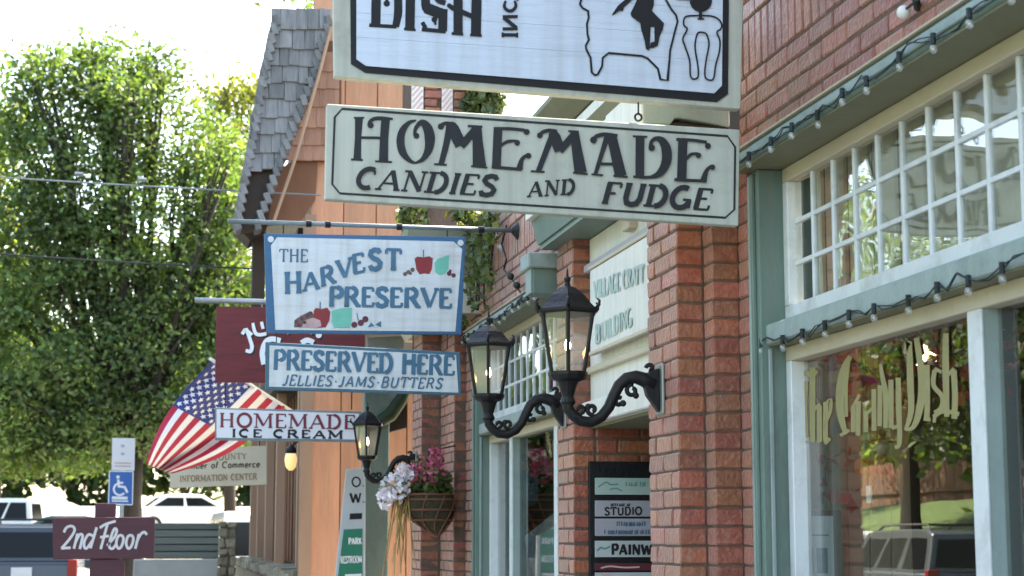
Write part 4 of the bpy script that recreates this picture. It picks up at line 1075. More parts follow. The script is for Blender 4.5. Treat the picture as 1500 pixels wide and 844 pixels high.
text(pr, 'ICE CREAM', Q(150, 576), Q(778, 585), 10.5, .17, .11, .1, 0, .16); pr.mb.build('lettering', 'letter_dark', G6)
hk = MB()
for px in (330, 515): hk.tube([onY(px, 560, YR - .03), onY(px, 600, YR - .03)], .005, 6)
hk.build('link', 'black_iron', G6)

# --- chamber of commerce board
YC = 16.9
G7 = plank_sign('information_sign', 'cream board about the Chamber of Commerce hanging below the flag', YC, [(249, 659), (391, 653), (391, 710), (249, 715)], .04, 'cream_board')
Q = zoomf(200, 520, 4.019)
pr = Print(lambda x, y: onY(x, y, YC), (0, -1, 0), .001)
text(pr, 'COUNTY', Q(450, 620), Q(650, 612), 8.5, .10, .06, .1); pr.mb.build('lettering', 'letter_tan', G7)
pr = Print(lambda x, y: onY(x, y, YC), (0, -1, 0), .001)
text(pr, 'Chamber of Commerce', Q(225, 672), Q(725, 660), 9, .10, .08, 0, .15); pr.mb.build('lettering', 'letter_brown', G7)
pr = Print(lambda x, y: onY(x, y, YC), (0, -1, 0), .001)
text(pr, 'INFORMATION CENTER', Q(255, 747), Q(710, 732), 8.5, .11, .07, .1, 0, .08); pr.mb.build('lettering', 'letter_tan', G7)
hk = MB()
for px in (262, 380): hk.tube([onY(px, 655, YC + .02), onY(px, 630, YC + .02)], .006, 6)
hk.tube([onY(245, 630, YC + .02), onY(420, 630, YC + .02)], .015, 8); hk.build('hanging_bar', 'black_iron', G7)

# --- tall leaning sandwich sign (O. W. / green panel)
YW = 13.45
G8 = thing('board_sign', 'tall tapered white board with green panel beside the green porch post', 'sign', tuple(onY(515, 844, YW))[:2] + (0,))
Q = zoomf(330, 640, 4.139)
lo = onY(*Q(600, 1500), YW); lo2 = onY(*Q(850, 1500), YW)
MB().prism([onY(*Q(735, 195), YW), onY(*Q(850, 188), YW), Vector((lo2.x, YW, 0.0)), Vector((lo.x - .05, YW, 0.0))], (0, .04, 0)).build('board', 'tenant_white', G8, bevel=.003)
b0 = onY(*Q(640, 1100), YW)
MB().prism([onY(*Q(718, 562), YW), onY(*Q(832, 556), YW), onY(*Q(832, 1150), YW), onY(*Q(645, 1150), YW)], (0, -.003, 0)).build('green_panel', 'panel_green', G8)
pr = Print(lambda x, y: onY(x, y, YW), (0, -1, 0), .001)
text(pr, 'O.', Q(765, 302), Q(846, 300), 13.5, .09, .09, 0); pr.flush('lettering', 'letter_black', G8); text(pr, 'W.', Q(756, 400), Q(846, 398), 14, .13, .09, 0)
pr.flush('lettering', 'letter_black', G8); pr.fill([Q(755, 465), Q(830, 462), Q(828, 498), Q(753, 502)]); pr.mb.build('lettering', 'letter_black', G8)
pr = Print(lambda x, y: onY(x, y, YW - .003), (0, -1, 0), .001)
text(pr, 'PARK', Q(748, 652), Q(828, 650), 9, .10, .09, 0); pr.flush('lettering', 'script_white', G8); text(pr, 'RESTROOM', Q(700, 768), Q(828, 762), 10, .06, .06, 0); pr.flush('lettering', 'script_white', G8)
pr.stroke([Q(725, 842), Q(826, 838)], 2, 0, False); pr.mb.build('lettering', 'script_white', G8)

# ================================================================== 2nd Floor sign, accessible parking sign
Y2 = 13.2
G9 = thing('floor_sign', 'plum red wooden post sign reading 2nd Floor in white script', 'sign', (onY(155, 790, Y2).x, Y2, 0))
Q = zoomf(60, 630, 3.944); k = 1 / 3.944
MB().prism([onY(*Q(*p), Y2) for p in ((66, 506), (660, 502), (655, 742), (70, 747))], (0, .05, 0)).build('board', 'plum', G9, bevel=.004)
xa, xb = onY(139, 745, Y2 + .05).x, onY(170, 745, Y2 + .05).x
MB().box(xa, xb, Y2 + .051, Y2 + .15, 0, onY(150, 737, Y2).z).build('post', 'plum', G9, bevel=.004)
MB().box(onY(131, 830, Y2).x, onY(183, 830, Y2).x, Y2 + .02, Y2 + .0505, 0.55, onY(150, 819, Y2).z).build('lower_board', 'plum', G9, bevel=.003)
MB().box(onY(150, 830, Y2).x - .25, onY(150, 830, Y2).x + .25, Y2 - .15, Y2 + .35, 0.001, .05).build('foot', 'plum', G9, bevel=.004)
pr = Print(lambda x, y: onY(x, y, Y2), (0, -1, 0), .001)
h_ = 7.5
S([(132, 592), (150, 562), (182, 556), (194, 582), (165, 630), (118, 685)], h_); S([(118, 684), (172, 680)], h_); S([(212, 598), (190, 686)], h_); S([(197, 655), (222, 606), (240, 608), (236, 640), (224, 688)], h_)
S([(300, 612), (275, 604), (252, 640), (250, 676), (266, 682), (296, 640)], h_); S([(322, 562), (286, 684)], h_); pr.flush('lettering', 'chalk', G9); S([(340, 566), (372, 545), (432, 526)], h_); S([(384, 544), (345, 688)], h_); S([(342, 620), (392, 612)], h_)
S([(382, 668), (425, 618), (438, 580), (424, 572), (404, 620), (394, 672), (412, 686), (432, 664)], h_)
for cx in (455, 512): S([(cx + 12, 606), (cx - 10, 616), (cx - 20, 655), (cx - 8, 684), (cx + 10, 672), (cx + 22, 630), (cx + 12, 606)], h_)
S([(566, 602), (545, 686)], h_); S([(552, 650), (575, 604), (598, 590), (612, 606)], h_)
pr.mb.build('lettering', 'chalk', G9)

YA = 20.0
GA = thing('parking_sign', 'blue wheelchair parking sign with white plate above on a steel post', 'sign', (onY(178, 740, YA).x, YA, 0))
MB().prism([onY(*Q(*p), YA) for p in ((412, 46), (545, 48), (540, 235), (408, 232))], (0, .006, 0)).build('white_plate', 'sign_white', GA, bevel=.002)
MB().prism([onY(*Q(*p), YA) for p in ((396, 238), (532, 240), (528, 432), (390, 428))], (0, .006, 0)).build('blue_plate', 'sign_blue', GA, bevel=.002)
pr = Print(lambda x, y: onY(x, y, YA), (0, -1, 0), .002)
pr.disc(Q(445, 272), 10 * k); S([(446, 286), (450, 326), (484, 330), (500, 362)], 7, False); S([(448, 304), (475, 306)], 6, False); S(ell(455, 342, 34, 34, 40, 250, 14), 6, False)
S([(410, 392), (500, 394)], 9, False); S([(410, 410), (505, 412)], 4, False)
for p, q in (((396, 238), (532, 240)), ((532, 240), (528, 432)), ((528, 432), (390, 428)), ((390, 428), (396, 238))): S([p, q], 3, False)
pr.mb.build('symbol', 'script_white', GA)
pr = Print(lambda x, y: onY(x, y, YA), (0, -1, 0), .002)
S([(462, 92), (482, 92)], 8, False); S([(462, 138), (482, 138)], 8, False); pr.mb.build('print', 'faint_print', GA)
pr = Print(lambda x, y: onY(x, y, YA), (0, -1, 0), .002)
S([(425, 190), (520, 192)], 4, False); S([(425, 208), (520, 210)], 4, False); pr.mb.build('print', 'faint_red', GA)
pc = onY(178, 740, YA).x
MB().box(pc - .025, pc + .025, YA + .007, YA + .05, 0, onY(178, 650, YA).z).build('post', 'galv', GA)

# ================================================================== lanterns on scrolled brackets
def lantern(label, Xw, Yc, zc):
    """bracket plate on a street-facing wall at X = Xw, centre (Yc, zc); arm runs to -X"""
    t = thing('wall_lantern', label, 'lantern', (Xw, Yc, zc), 'black lanterns on the brick piers')
    g = lambda o, z: (Xw - o, Yc, zc + z)
    MB().box(Xw - .012, Xw - .0001, Yc - .05, Yc + .05, zc - .10, zc + .09).build('wall_plate', 'galv', t, bevel=.004)
    MB().prism([(Xw - .0121, Yc - .022, zc - .095), (Xw - .0121, Yc - .022, zc + .075), (Xw - .05, Yc - .022, zc + .06), (Xw - .075, Yc - .022, zc + .03), (Xw - .06, Yc - .022, zc - .03), (Xw - .03, Yc - .022, zc - .07)], (0, .044, 0)).build('bracket', 'black_iron', t, bevel=.005)
    path = [(0.03, .01), (.067, .030), (.10, .040), (.135, .034), (.165, .008), (.185, -.03), (.205, -.075), (.235, -.112), (.275, -.132), (.315, -.128), (.345, -.105), (.36, -.085), (.362, -.065), (.362, -.05)]
    MB().tube([g(*p) for p in path], [.030, .028, .026, .024, .022, .021, .021, .021, .021, .021, .021, .021, .022, .024], 10).build('arm', 'black_iron', t, smooth=True)
    def curl(o, z, r, a0, turns, d):
        r = r * .8
        n = int(16 * turns)
        MB().tube([g(o + d * r * (1 - .6 * i / n) * math.cos(R(a0) + 2 * math.pi * turns * i / n), z + r * (1 - .6 * i / n) * math.sin(R(a0) + 2 * math.pi * turns * i / n)) for i in range(n + 1)], .009, 6).build('scroll', 'black_iron', t, smooth=True)
    curl(.115, -.012, .030, 80, 1.0, -1); curl(.165, -.055, .022, 60, .9, -1); curl(.27, -.085, .026, 250, 1.0, 1); curl(.315, -.085, .02, 260, .9, -1); curl(.045, .075, .018, 0, .8, 1)
    for o, z in ((.10, -.03), (.15, -.06), (.285, -.075)): MB().sphere(g(o, z), .013, 8, 5).build('bud', 'black_iron', t, smooth=True)
    O = .362; base = 0.0
    zc = zc - .058
    L = lambda z: (Xw - O, Yc, zc + z)
    h6 = R(18)
    MB().lathe([(.024, -.01), (.030, .0), (.022, .02), (.034, .06), (.040, .075), (.066, .085), (.074, .10), (.074, .112)], L(0), 12, rot=h6).build('cup', 'black_iron', t, smooth=False)
    zb, zt, rb, rt = .112, .330, .070, .108
    cn = []
    for q in range(6):
        a = h6 + q * math.pi / 3
        cn.append((Vector((Xw - O + rb * math.cos(a), Yc + rb * math.sin(a), zc + zb)), Vector((Xw - O + rt * math.cos(a), Yc + rt * math.sin(a), zc + zt))))
    for q in range(6):
        MB().tube([cn[q][0], cn[q][1]], .0075, 6).build('corner_bar', 'black_iron', t)
        a, b = cn[q], cn[(q + 1) % 6]
        cen = Vector((Xw - O, Yc, 0))
        def inset(p): return p + (Vector((cen.x, cen.y, p.z)) - p) * .05
        MB().poly([inset(a[0]), inset(b[0]), inset(b[1]), inset(a[1])]).build('pane', 'lantern_glass', t)
    MB().lathe([(.118, .327), (.124, .336), (.122, .345), (.100, .365), (.070, .400), (.035, .428), (.014, .436), (.010, .45), (.014, .458), (.014, .465), (.006, .472), (.004, .495), (.001, .505)], L(0), 6, rot=h6).build('roof', 'black_iron', t)
    for q in range(6):
        a = h6 + q * math.pi / 3
        c = Vector((Xw - O + .122 * math.cos(a), Yc + .122 * math.sin(a), zc + .345)); d = Vector((math.cos(a), math.sin(a), 0))
        MB().tube([c, c + d * .012 + Vector((0, 0, .012)), c + d * .014 + Vector((0, 0, .028)), c + d * .004 + Vector((0, 0, .036))], [.007, .006, .005, .003], 6).build('eave_curl', 'black_iron', t, smooth=True)
    cd = MB().tube([L(.112), L(.19)], .011, 8).build('candle', 'cream_paint', t)
    MB().lathe([(.005, .19), (.011, .202), (.0125, .214), (.007, .232), (.001, .246)], L(0), 10).build('bulb', 'bulb_warm', t, smooth=True)
    return t
lantern('black lit lantern on the nearest brick pier, largest of three', 1.85, 6.44, onX(957, 572, 1.85).z)
lantern('middle black lit lantern, lower left of the largest one', 1.85, 8.07, onX(822, 598, 1.85).z)
lantern('smallest black lantern hanging by the flower basket and ice cream sign', 1.85, 12.95, onX(600, 682, 1.85).z)
# small lamp on the orange shop
LW = onY(426, 678, 17.6)
tl = thing('porch_lamp', 'small glowing porch lamp on the brown shop wall behind the signs', 'lamp', tuple(LW))
MB().lathe([(.02, .17), (.05, .14), (.055, .12), (.05, .09)], LW, 10).build('cap', 'black_iron', tl)
MB().lathe([(.05, .09), (.062, .03), (.05, -.04), (.02, -.075)], LW, 10).build('globe', 'bulb_soft', tl, smooth=True)
MB().tube([LW + Vector((0, 0, .16)), LW + Vector((.1, 0, .24)), LW + Vector((1.62 - LW.x, 0, .2))], .012, 6).build('arm', 'black_iron', tl)

# ================================================================== strings of bulbs
def bulbs(label, X, ya, yb, z, pitch, sag=0.02, z1=None, cluster=0.0):
    z1 = z if z1 is None else z1
    n = int(abs(yb - ya) / pitch)
    t = thing('string_lights', label, 'lights', (X, ya, z))
    path = []; spots = []
    for i in range(n + 1):
        y = ya + (yb - ya) * i / n + random.uniform(-.02, .02); zc = z + (z1 - z) * i / n + random.uniform(-.008, .008)
        spots.append((X + random.uniform(-.006, .004), y, zc))
        path.append(spots[-1])
        if i < n:
            for f in (.33, .66): path.append((X + random.uniform(-.012, .0), y + (yb - ya) / n * f, zc - sag * random.uniform(.3, 1.2) + (.02 if random.random() < .25 else 0)))
    MB().tube(path, .0021, 6).build('cable', 'dark_rubber', t, smooth=True)
    p2_ = [(x + .004, y, zz + random.uniform(-.012, .012)) for x, y, zz in path]
    MB().tube(p2_, .0022, 6).build('cable', 'dark_rubber', t, smooth=True)
    for (x, y, zc) in spots:
        tilt = random.uniform(-.012, .012)
        s_ = MB().tube([(x, y, zc + .008), (x + tilt * .4, y + tilt, zc - .022)], .0080, 8).build('socket', 'dark_rubber', t)
        c = Vector((x + tilt * .6, y + tilt * 1.3, zc - .036))
        MB().sphere(c, .0105, 10, 7, sz=1.25).build('bulb', 'bulb_glass', t, smooth=True)
    return t
bulbs('string of clear bulbs along the lintel above the small panes, nearest shop', 1.982, 6.0, 1.4, 2.915, .215)
bulbs('string of clear bulbs under the beam above the big lettered window', 2.070, 5.93, 1.4, 2.275, .205)
bulbs('string of clear bulbs along the middle shop lintel behind the lanterns', 1.982, 8.5, 11.7, 2.915, .2)
b0 = onX(1345, 12, 2.03)
bx_ = thing('loose_bulb', 'single bulb in black socket on the brick above the string lights', 'bulb', tuple(b0))
MB().tube([(2.029, b0.y, b0.z), (2.0, b0.y - .05, b0.z + .012)], .011, 8).build('socket', 'dark_rubber', bx_)
MB().sphere((2.0, b0.y + .03, b0.z - .005), .02, 10, 7).build('globe', 'bright_white', bx_, smooth=True)
MB().tube([(2.0, b0.y + .015, b0.z), (2.01, b0.y - .03, b0.z + .01), (2.0, b0.y - .4, b0.z + .05), (2.0, 1.5, b0.z + .12)], .004, 6).build('cable', 'dark_rubber', bx_)
# dangling cord with bulbs on the ivy wall
t = thing('string_lights', 'loose cord of bulbs dangling on the ivy brick wall by the rod', 'lights', tuple(onX(735, 340, 2.0)))
pp = [onX(x, y, 2.005) for x, y in ((742, 330), (735, 358), (742, 380), (738, 395), (752, 412), (760, 425), (768, 440))]
MB().tube(pp, .006, 6).build('cable', 'dark_rubber', t)
for x, y in ((733, 362), (748, 405), (757, 418), (766, 438)):
    MB().sphere(onX(x, y, 1.995), .022, 8, 6).build('bulb', 'bulb_glass' if y < 400 else 'dark_rubber', t, smooth=True)

# overhead wires across the street
def wire(label, a, b, Ya, Yb, r, extra=False):
    p = onY(*a, Ya); q = onY(*b, Yb); d = (q - p)
    p2 = p - d * 2.0
    t = thing('overhead_wire', label, 'wire', tuple(q))
    pts = [p2 + (q - p2) * (i / 24) + Vector((0, 0, -.10 * math.sin(math.pi * i / 24))) for i in range(25)]
    MB().tube(pts, r, 6).build('cable', 'dark_rubber' if not extra else 'rod', t)
    if extra:
        for px in (112, 203):
            f = (px - a[0]) / (b[0] - a[0]); c = p + d * f
            MB().tube([c - d * .015, c + d * .01], .02, 6).build('clamp', 'rod', t)
wire('pale overhead cable with clamps crossing the tree to the shingled gable', (0, 245), (470, 286), 15.4, 15.8, .0075, True)
wire('lower thin dark cable crossing in front of the tree', (0, 358), (372, 394), 16.0, 16.2, .0085)

# ================================================================== flag on a slanting staff
YF = 14.4
FG = thing('flag', 'stars and stripes flag drooping from a slanted staff below the red sign', 'flag', tuple(onY(420, 590, YF)))
# hoist edge runs along the staff from the tip (canton) to the shop; stripes fall away down-left
H0, H1 = Vector((312, 528)), Vector((418, 596))          # hoist in photo px: canton end, lower end
E0, E1 = Vector((214, 680)), Vector((252, 694))          # fly edge
NS, NF = 26, 26
def fpt(s, f):
    """s along hoist 0..1 (13 stripes), f along fly 0..1"""
    h = H0.lerp(H1, s); e = E0.lerp(E1, s)
    mid = h.lerp(e, f)
    bulge = math.sin(math.pi * f)
    mid += Vector((-18, 2)) * bulge * (1 - s) + Vector((16, 22)) * bulge * s * .6
    Y = YF + 1.0 * s * (1 - .6 * f) + .10 * math.sin(s * 9 + f * 3.0) * (0.3 + f) + .05 * math.sin(s * 17 + f * 5) + .25 * f * (s - .5)
    return onY(mid.x, mid.y, Y)
mb = MB(); grid = [[len(mb.v) or 0 for _ in range(1)] for _ in range(1)]
mb.v = [tuple(fpt(i / NS, j / NF)) for i in range(NS + 1) for j in range(NF + 1)]
for i in range(NS):
    for j in range(NF):
        a = i * (NF + 1) + j
        mb.f.append((a, a + 1, a + NF + 2, a + NF + 1))
        st = i // 2
        mb.m.append(2 if (st < 7 and j < 11) else (0 if st % 2 == 0 else 1))
fl = mb.build('cloth', ['flag_red', 'flag_white', 'flag_blue'], FG, smooth=True)
sm = fl.modifiers.new('thickness', 'SOLIDIFY'); sm.thickness = .003
st = MB()
for r_ in range(9):
    for c_ in range(6 if r_ % 2 == 0 else 5):
        s = (r_ + .9) / 9.8 * 7 / 13; f = ((c_ + (.5 if r_ % 2 == 0 else 1.0)) / 6.0) * 11 / NF
        c = fpt(s, f); du = (fpt(s + .01, f) - c).normalized(); dv = (fpt(s, f + .01) - c).normalized()
        n = du.cross(dv).normalized(); n = n if n.y < 0 else -n
        P_ = []
        for q in range(10):
            rr = .028 if q % 2 == 0 else .013
            P_.append(c + n * .006 + (du * math.cos(q * math.pi / 5) + dv * math.sin(q * math.pi / 5)) * rr)
        st.poly(P_)
st.build('star', 'flag_white', fl)
tip = onY(308, 526, YF - .08); rootp = onY(468, 628, YF + 1.57)
MB().tube([tip, rootp], .014, 8).build('staff', 'bright_white', FG, smooth=True)

# ================================================================== leaf helper
def leaf_mesh(name, m, cents, size, parent, up=0.3, elong=1.5, jit=0.35, fold=True):
    """many small folded leaves at the given points"""
    n = len(cents); c = np.asarray(cents)
    o0 = np.array(ORG.get(parent.name, Vector((0, 0, 0)))) if parent else np.zeros(3)
    nrm = np.random.normal(size=(n, 3)); nrm[:, 2] += up; nrm /= np.linalg.norm(nrm, axis=1)[:, None]
    t = np.random.normal(size=(n, 3)); t -= (t * nrm).sum(1)[:, None] * nrm; t /= np.linalg.norm(t, axis=1)[:, None]
    b = np.cross(nrm, t)
    s = size * np.random.uniform(1 - jit, 1 + jit, n)[:, None]
    v = np.stack([c - t * s * elong * .5, c + b * s * .42 + nrm * s * .12, c + t * s * elong * .5, c - b * s * .42 + nrm * s * .12], 1) - o0
    me = bpy.data.meshes.new(name)
    me.vertices.add(n * 4); me.vertices.foreach_set('co', v.reshape(-1).astype(np.float32))
    me.loops.add(n * 4); me.loops.foreach_set('vertex_index', np.arange(n * 4, dtype=np.int32))
    me.polygons.add(n); me.polygons.foreach_set('loop_start', np.arange(0, n * 4, 4, dtype=np.int32))
    me.polygons.foreach_set('loop_total', np.full(n, 4, dtype=np.int32))
    me.materials.append(M[m]); me.update(); me.validate()
    o = bpy.data.objects.new(name, me); C.objects.link(o)
    if parent: o.parent = parent; ORG[o.name] = Vector(o0)
    return o

# ================================================================== hanging basket
BC = onY(615, 720, 12.0)
BK = thing('hanging_basket', 'cone basket of pink and white flowers hung against the far brick pier', 'basket', (BC.x, 12.0, BC.z))
zt = onY(620, 725, 12.0).z; zb = onY(642, 784, 12.0).z; rB = .19
bx = BC.x + .02
prof = []
cone = MB()
for j in range(9):
    f = j / 8; r_ = rB * math.sin(f * math.pi / 2) ** .8 + .012
    prof.append((r_, zb + (zt - zb) * f))
i0 = 0; nseg = 20
for j, (r_, z) in enumerate(prof):
    lean = .10 * (1 - j / 8)
    for q in range(nseg):
        a = 2 * math.pi * q / nseg
        rr = r_ * (1 + .05 * random.uniform(-1, 1))
        cone.v.append((bx + lean + rr * math.cos(a), 12.0 + rr * math.sin(a) * .9, z + .006 * random.uniform(-1, 1)))
for j in range(8):
    for q in range(nseg):
        a = j * nseg + q; b = j * nseg + (q + 1) % nseg
        cone.f.append((a, b, b + nseg, a + nseg)); cone.m.append(0)
cone.f.append(tuple(range(nseg - 1, -1, -1))); cone.m.append(0); cone.f.append(tuple(range(8 * nseg, 9 * nseg))); cone.m.append(0)
cone.build('liner', 'coir', BK, smooth=True)
wv = MB()
for q in range(10):
    a = 2 * math.pi * q / 10
    wv.tube([(bx + .10 * (1 - j / 8) + (r_ + .008) * math.cos(a + j * .12), 12.0 + (r_ + .008) * math.sin(a + j * .12) * .9, z) for j, (r_, z) in enumerate(prof)], .005, 5)
for j in (3, 5, 7, 8):
    r_, z = prof[j]
    wv.tube([(bx + .10 * (1 - j / 8) + (r_ + .009) * math.cos(a), 12.0 + (r_ + .009) * math.sin(a) * .9, z) for a in [2 * math.pi * q / 20 for q in range(21)]], .007, 5)
wv.build('wicker', 'brown_wood', BK)
def cloud(c, rad, n, flat=1.0):
    p = np.random.normal(size=(n, 3)); p /= np.linalg.norm(p, axis=1)[:, None]
    p *= np.random.uniform(.35, 1, n)[:, None] ** .5
    return p * np.array(rad) + np.array(c)
rt_ = onY(627, 692, 12.0); wt_ = onY(578, 715, 11.85)
leaf_mesh('pink_bloom', 'petal_pink', np.vstack([cloud(rt_, (.15, .14, .11), 220), cloud(rt_ + Vector((.05, 0, .09)), (.06, .06, .09), 80), cloud(rt_ + Vector((-.10, 0, -.02)), (.06, .07, .07), 60)]), .029, BK, 0.2, 1.3)
leaf_mesh('white_bloom', 'petal_white', np.vstack([cloud(wt_, (.10, .11, .10), 190), cloud(wt_ + Vector((.06, 0, .09)), (.06, .07, .08), 80), cloud(wt_ + Vector((-.06, 0, -.07)), (.06, .06, .07), 70)]), .036, BK, 0.2, 1.2)
leaf_mesh('bloom_leaf', 'ivy', np.vstack([cloud(rt_, (.15, .14, .11), 90), cloud(wt_, (.11, .11, .11), 60)]), .03, BK, 0.2, 1.8)['kind'] = 'stuff'
leaf_mesh('foliage', 'ivy', np.vstack([cloud((bx, 12.0, zt + .02), (.19, .17, .06), 260), cloud((bx + .14, 12, zt + .06), (.06, .1, .1), 90)]), .04, BK, 0.4, 1.8)
sw = MB()
for i in range(22):
    x = onY(random.uniform(574, 600), 740, 11.95).x; z = zt - random.uniform(-.02, .05); L_ = random.uniform(.15, .55)
    dx = random.uniform(-.09, .06)
    sw.tube([(x, 11.9 + random.uniform(-.06, .06), z), (x + dx * .5, 11.9, z - L_ * .5), (x + dx, 11.9 + random.uniform(-.05, .05), z - L_)], .004, 4)
sw.build('trailing_straw', 'straw', BK)
MB().tube([(bx + .05, 12.08, zt + .02), (bx + .05, 12.09, zt + .30), (2.0, 12.1, zt + .34)], .006, 6).build('hook', 'black_iron', BK)

# ================================================================== ivy on the middle shop wall
IV = thing('ivy', 'trailing green ivy hanging on the pink brick wall behind the blue-framed sign', 'plant', (2.0, 11.2, 2.9))
pts = []
stems = MB()
for i in range(26):
    px = random.uniform(672, 728) if i < 20 else random.uniform(585, 640); y0 = random.uniform(296, 320)
    y1 = random.uniform(360, 470) - (max(0, px - 700)) * 1.6 if i < 20 else random.uniform(318, 345)
    P_ = []; x = px
    for j in range(9):
        f = j / 8; x += random.uniform(-2.5, 3)
        P_.append(onX(x, y0 + (y1 - y0) * f, 1.99 - random.uniform(0, .03)))
    stems.tube(P_, .006, 4)
    for p in P_:
        for q in range(random.randint(1, 5)): pts.append(p + Vector((random.uniform(-.04, .01), random.uniform(-.09, .09), random.uniform(-.04, .04))))
stems.build('stem', 'bark', IV)
leaf_mesh('foliage', 'ivy', pts, .05, IV, 0.1, 1.2)
IV2 = thing('ivy', 'dense green creeper on the brick chimney between the two upper signs', 'plant', tuple(onY(705, 200, 13.3)))
c = onY(706, 158, 13.28)
leaf_mesh('foliage', 'ivy', np.vstack([cloud(c, (.16, .10, .30), 700), cloud(onY(722, 165, 13.3), (.10, .10, .3), 300)]), .055, IV2, 0.1, 1.2)
MB().tube([onY(700, 260, 13.3), onY(704, 200, 13.3), onY(708, 130, 13.3)], .012, 5).build('stem', 'bark', IV2)
IV3 = thing('ivy', 'pale creeper tuft on the far cornice below the long sign', 'plant', tuple(onY(605, 330, 12.9)))
leaf_mesh('foliage', 'ivy', np.vstack([cloud(onY(603, 312, 12.9), (.10, .1, .12), 160), cloud(onY(690, 312, 11.3), (.16, .1, .07), 160)]), .05, IV3, 0.1, 1.2)
MB().tube([onY(603, 335, 12.9), onY(602, 300, 12.9)], .01, 5).build('stem', 'bark', IV3)
# ================================================================== gold lettering on the big pane
SW1 = [o for o in S1.children if o.name.startswith('shop_window')][0]
Q = zoomf(1150, 450, 3.668); k = 1 / 3.668
pr = Print(lambda x, y: onX(x, y, 2.2), (-1, 0, 0), .0012)
pr_ = pr
for pts, hw in (
    ([(62, 385), (100, 355), (150, 362), (170, 340)], 12), ([(92, 380), (72, 470), (70, 600), (85, 690), (112, 732)], [10, 15, 15, 13, 8]), ([(115, 400), (112, 560), (118, 700)], 9), ([(70, 520), (110, 480)], 8),
    ([(152, 325), (150, 520), (152, 725)], [12, 14, 11]), ([(186, 530), (188, 722)], 12), ([(160, 550), (190, 520)], 8), ([(222, 510), (220, 700), (232, 725)], 12), ([(222, 520), (248, 500), (246, 560), (225, 610)], 8), ([(172, 728), (200, 712)], 8), ([(222, 730), (246, 706)], 8),
    ([(355, 262), (318, 340), (300, 450), (302, 570), (330, 685)], [10, 17, 20, 18, 9]), ([(345, 300), (332, 430), (334, 590)], 8), ([(300, 690), (350, 660)], 8),
    ([(372, 530), (370, 672)], 11), ([(400, 505), (396, 690)], 11), ([(368, 540), (405, 470)], 7), ([(438, 560), (440, 672)], 11), ([(482, 440), (484, 665)], 11), ([(440, 575), (480, 540)], 7),
    ([(518, 305), (530, 380), (546, 470), (546, 650)], [7, 11, 13, 10]), ([(516, 420), (514, 640)], 11), ([(575, 390), (576, 650)], 12), ([(614, 380), (618, 560), (622, 730), (596, 752)], [12, 13, 10, 7]), ([(580, 650), (612, 640)], 8),
    ([(650, 250), (672, 190), (680, 400), (684, 560), (655, 660)], [8, 13, 16, 14, 8]), ([(712, 165), (738, 330), (742, 470), (720, 590), (690, 650), (650, 655)], [12, 17, 18, 16, 10, 7]),
    ([(770, 310), (772, 520), (768, 600)], 13), ([(752, 600), (790, 605)], 9), ([(812, 340), (806, 420), (852, 480), (848, 540), (812, 570)], 11), ([(812, 330), (850, 350)], 8),
    ([(872, 140), (872, 360), (878, 590)], [13, 16, 12]), ([(915, 340), (922, 470), (918, 600)], 14), ([(880, 370), (918, 330)], 8), ([(806, 590), (860, 560), (945, 575)], 10), ([(810, 620), (815, 580)], 8)):
    pr.stroke([Q(*p) for p in pts], [h * k * 1.15 for h in hw] if isinstance(hw, list) else hw * k * 1.15)
pr.mb.build('gold_lettering', 'gold', SW1)

# ================================================================== things in the near window
YE = 5.93
NF_ = thing('framed_notice', 'white notice in a brown frame at the lower left of the big window', 'notice', tuple(onY(1195, 844, YE)))
A = onY(1171, 748, YE); B = onY(1229, 900, YE)
MB().box(A.x, B.x, YE - .045, YE - .02, B.z, A.z).build('frame', 'frame_brown', NF_, bevel=.003)
A = onY(1174, 756, YE); B = onY(1216, 890, YE)
sh_ = MB().box(A.x, B.x, YE - .049, YE - .0455, B.z, A.z).build('paper', 'paper', NF_)
for (xa, ya, xb, yb) in ((1177, 803, 1192, 840), (1196, 803, 1213, 840), (1177, 783, 1214, 785)):
    A = onY(xa, ya, YE - .05); B = onY(xb, yb, YE - .05)
    MB().box(A.x, B.x, YE - .0505, YE - .0492, B.z, A.z).build('print', 'paper_grey', sh_)
GLD = thing('leaf_garland', 'red and orange autumn leaf garland along the top of the big window', 'garland', (2.3, 5, 2.1))
pts = []
stem = []
for i in range(60):
    y = 5.85 - i * .07; z = 2.13 + .05 * math.sin(i * .7); stem.append((2.32, y, z))
    for q in range(5): pts.append((2.32 + random.uniform(-.06, .06), y + random.uniform(-.05, .05), z + random.uniform(-.12, .07)))
for (px, py, n) in ((1190, 545, 26), (1228, 545, 30), (1300, 520, 16), (1378, 490, 50), (1185, 690, 24), (1178, 640, 20), (1225, 700, 14)):
    c = onX(px, py, 2.3)
    for q in range(n): pts.append((c.x + random.uniform(-.05, .05), c.y + random.uniform(-.10, .10), c.z + random.uniform(-.10, .10)))
MB().tube(stem, .008, 5).build('twine', 'bark', GLD); leaf_mesh('autumn_leaf', 'autumn', pts, .05, GLD, .0, 1.1)
leaf_mesh('green_leaf', 'ivy', [Vector(onX(random.uniform(1285, 1345), random.uniform(485, 545), 2.32)) for _ in range(70)], .05, GLD, 0, 1.3)
def window_lamp(label, px, py):
    c = onX(px, py, 2.55)
    t = thing('pendant_lamp', label, 'lamp', tuple(c))
    MB().lathe([(.03, .04), (.04, .02), (.036, -.03), (.015, -.05)], c, 10).build('bulb', 'bulb_window', t, smooth=True)
    MB().tube([c + Vector((0, 0, .04)), c + Vector((0, 0, .09)), (c.x, c.y, 3.9)], [.02, .01, .004], 8).build('cord', 'rod', t)
window_lamp('warm hanging lamp in the big window behind the letter C', 1257, 545)
window_lamp('warm hanging lamp in the big window behind the letter D', 1357, 522)
DL = thing('doll_ornament', 'red and black hanging figure ornament in the middle of the big window', 'ornament', tuple(onX(1292, 740, 2.45)))
c = onX(1294, 706, 2.29); K = .62
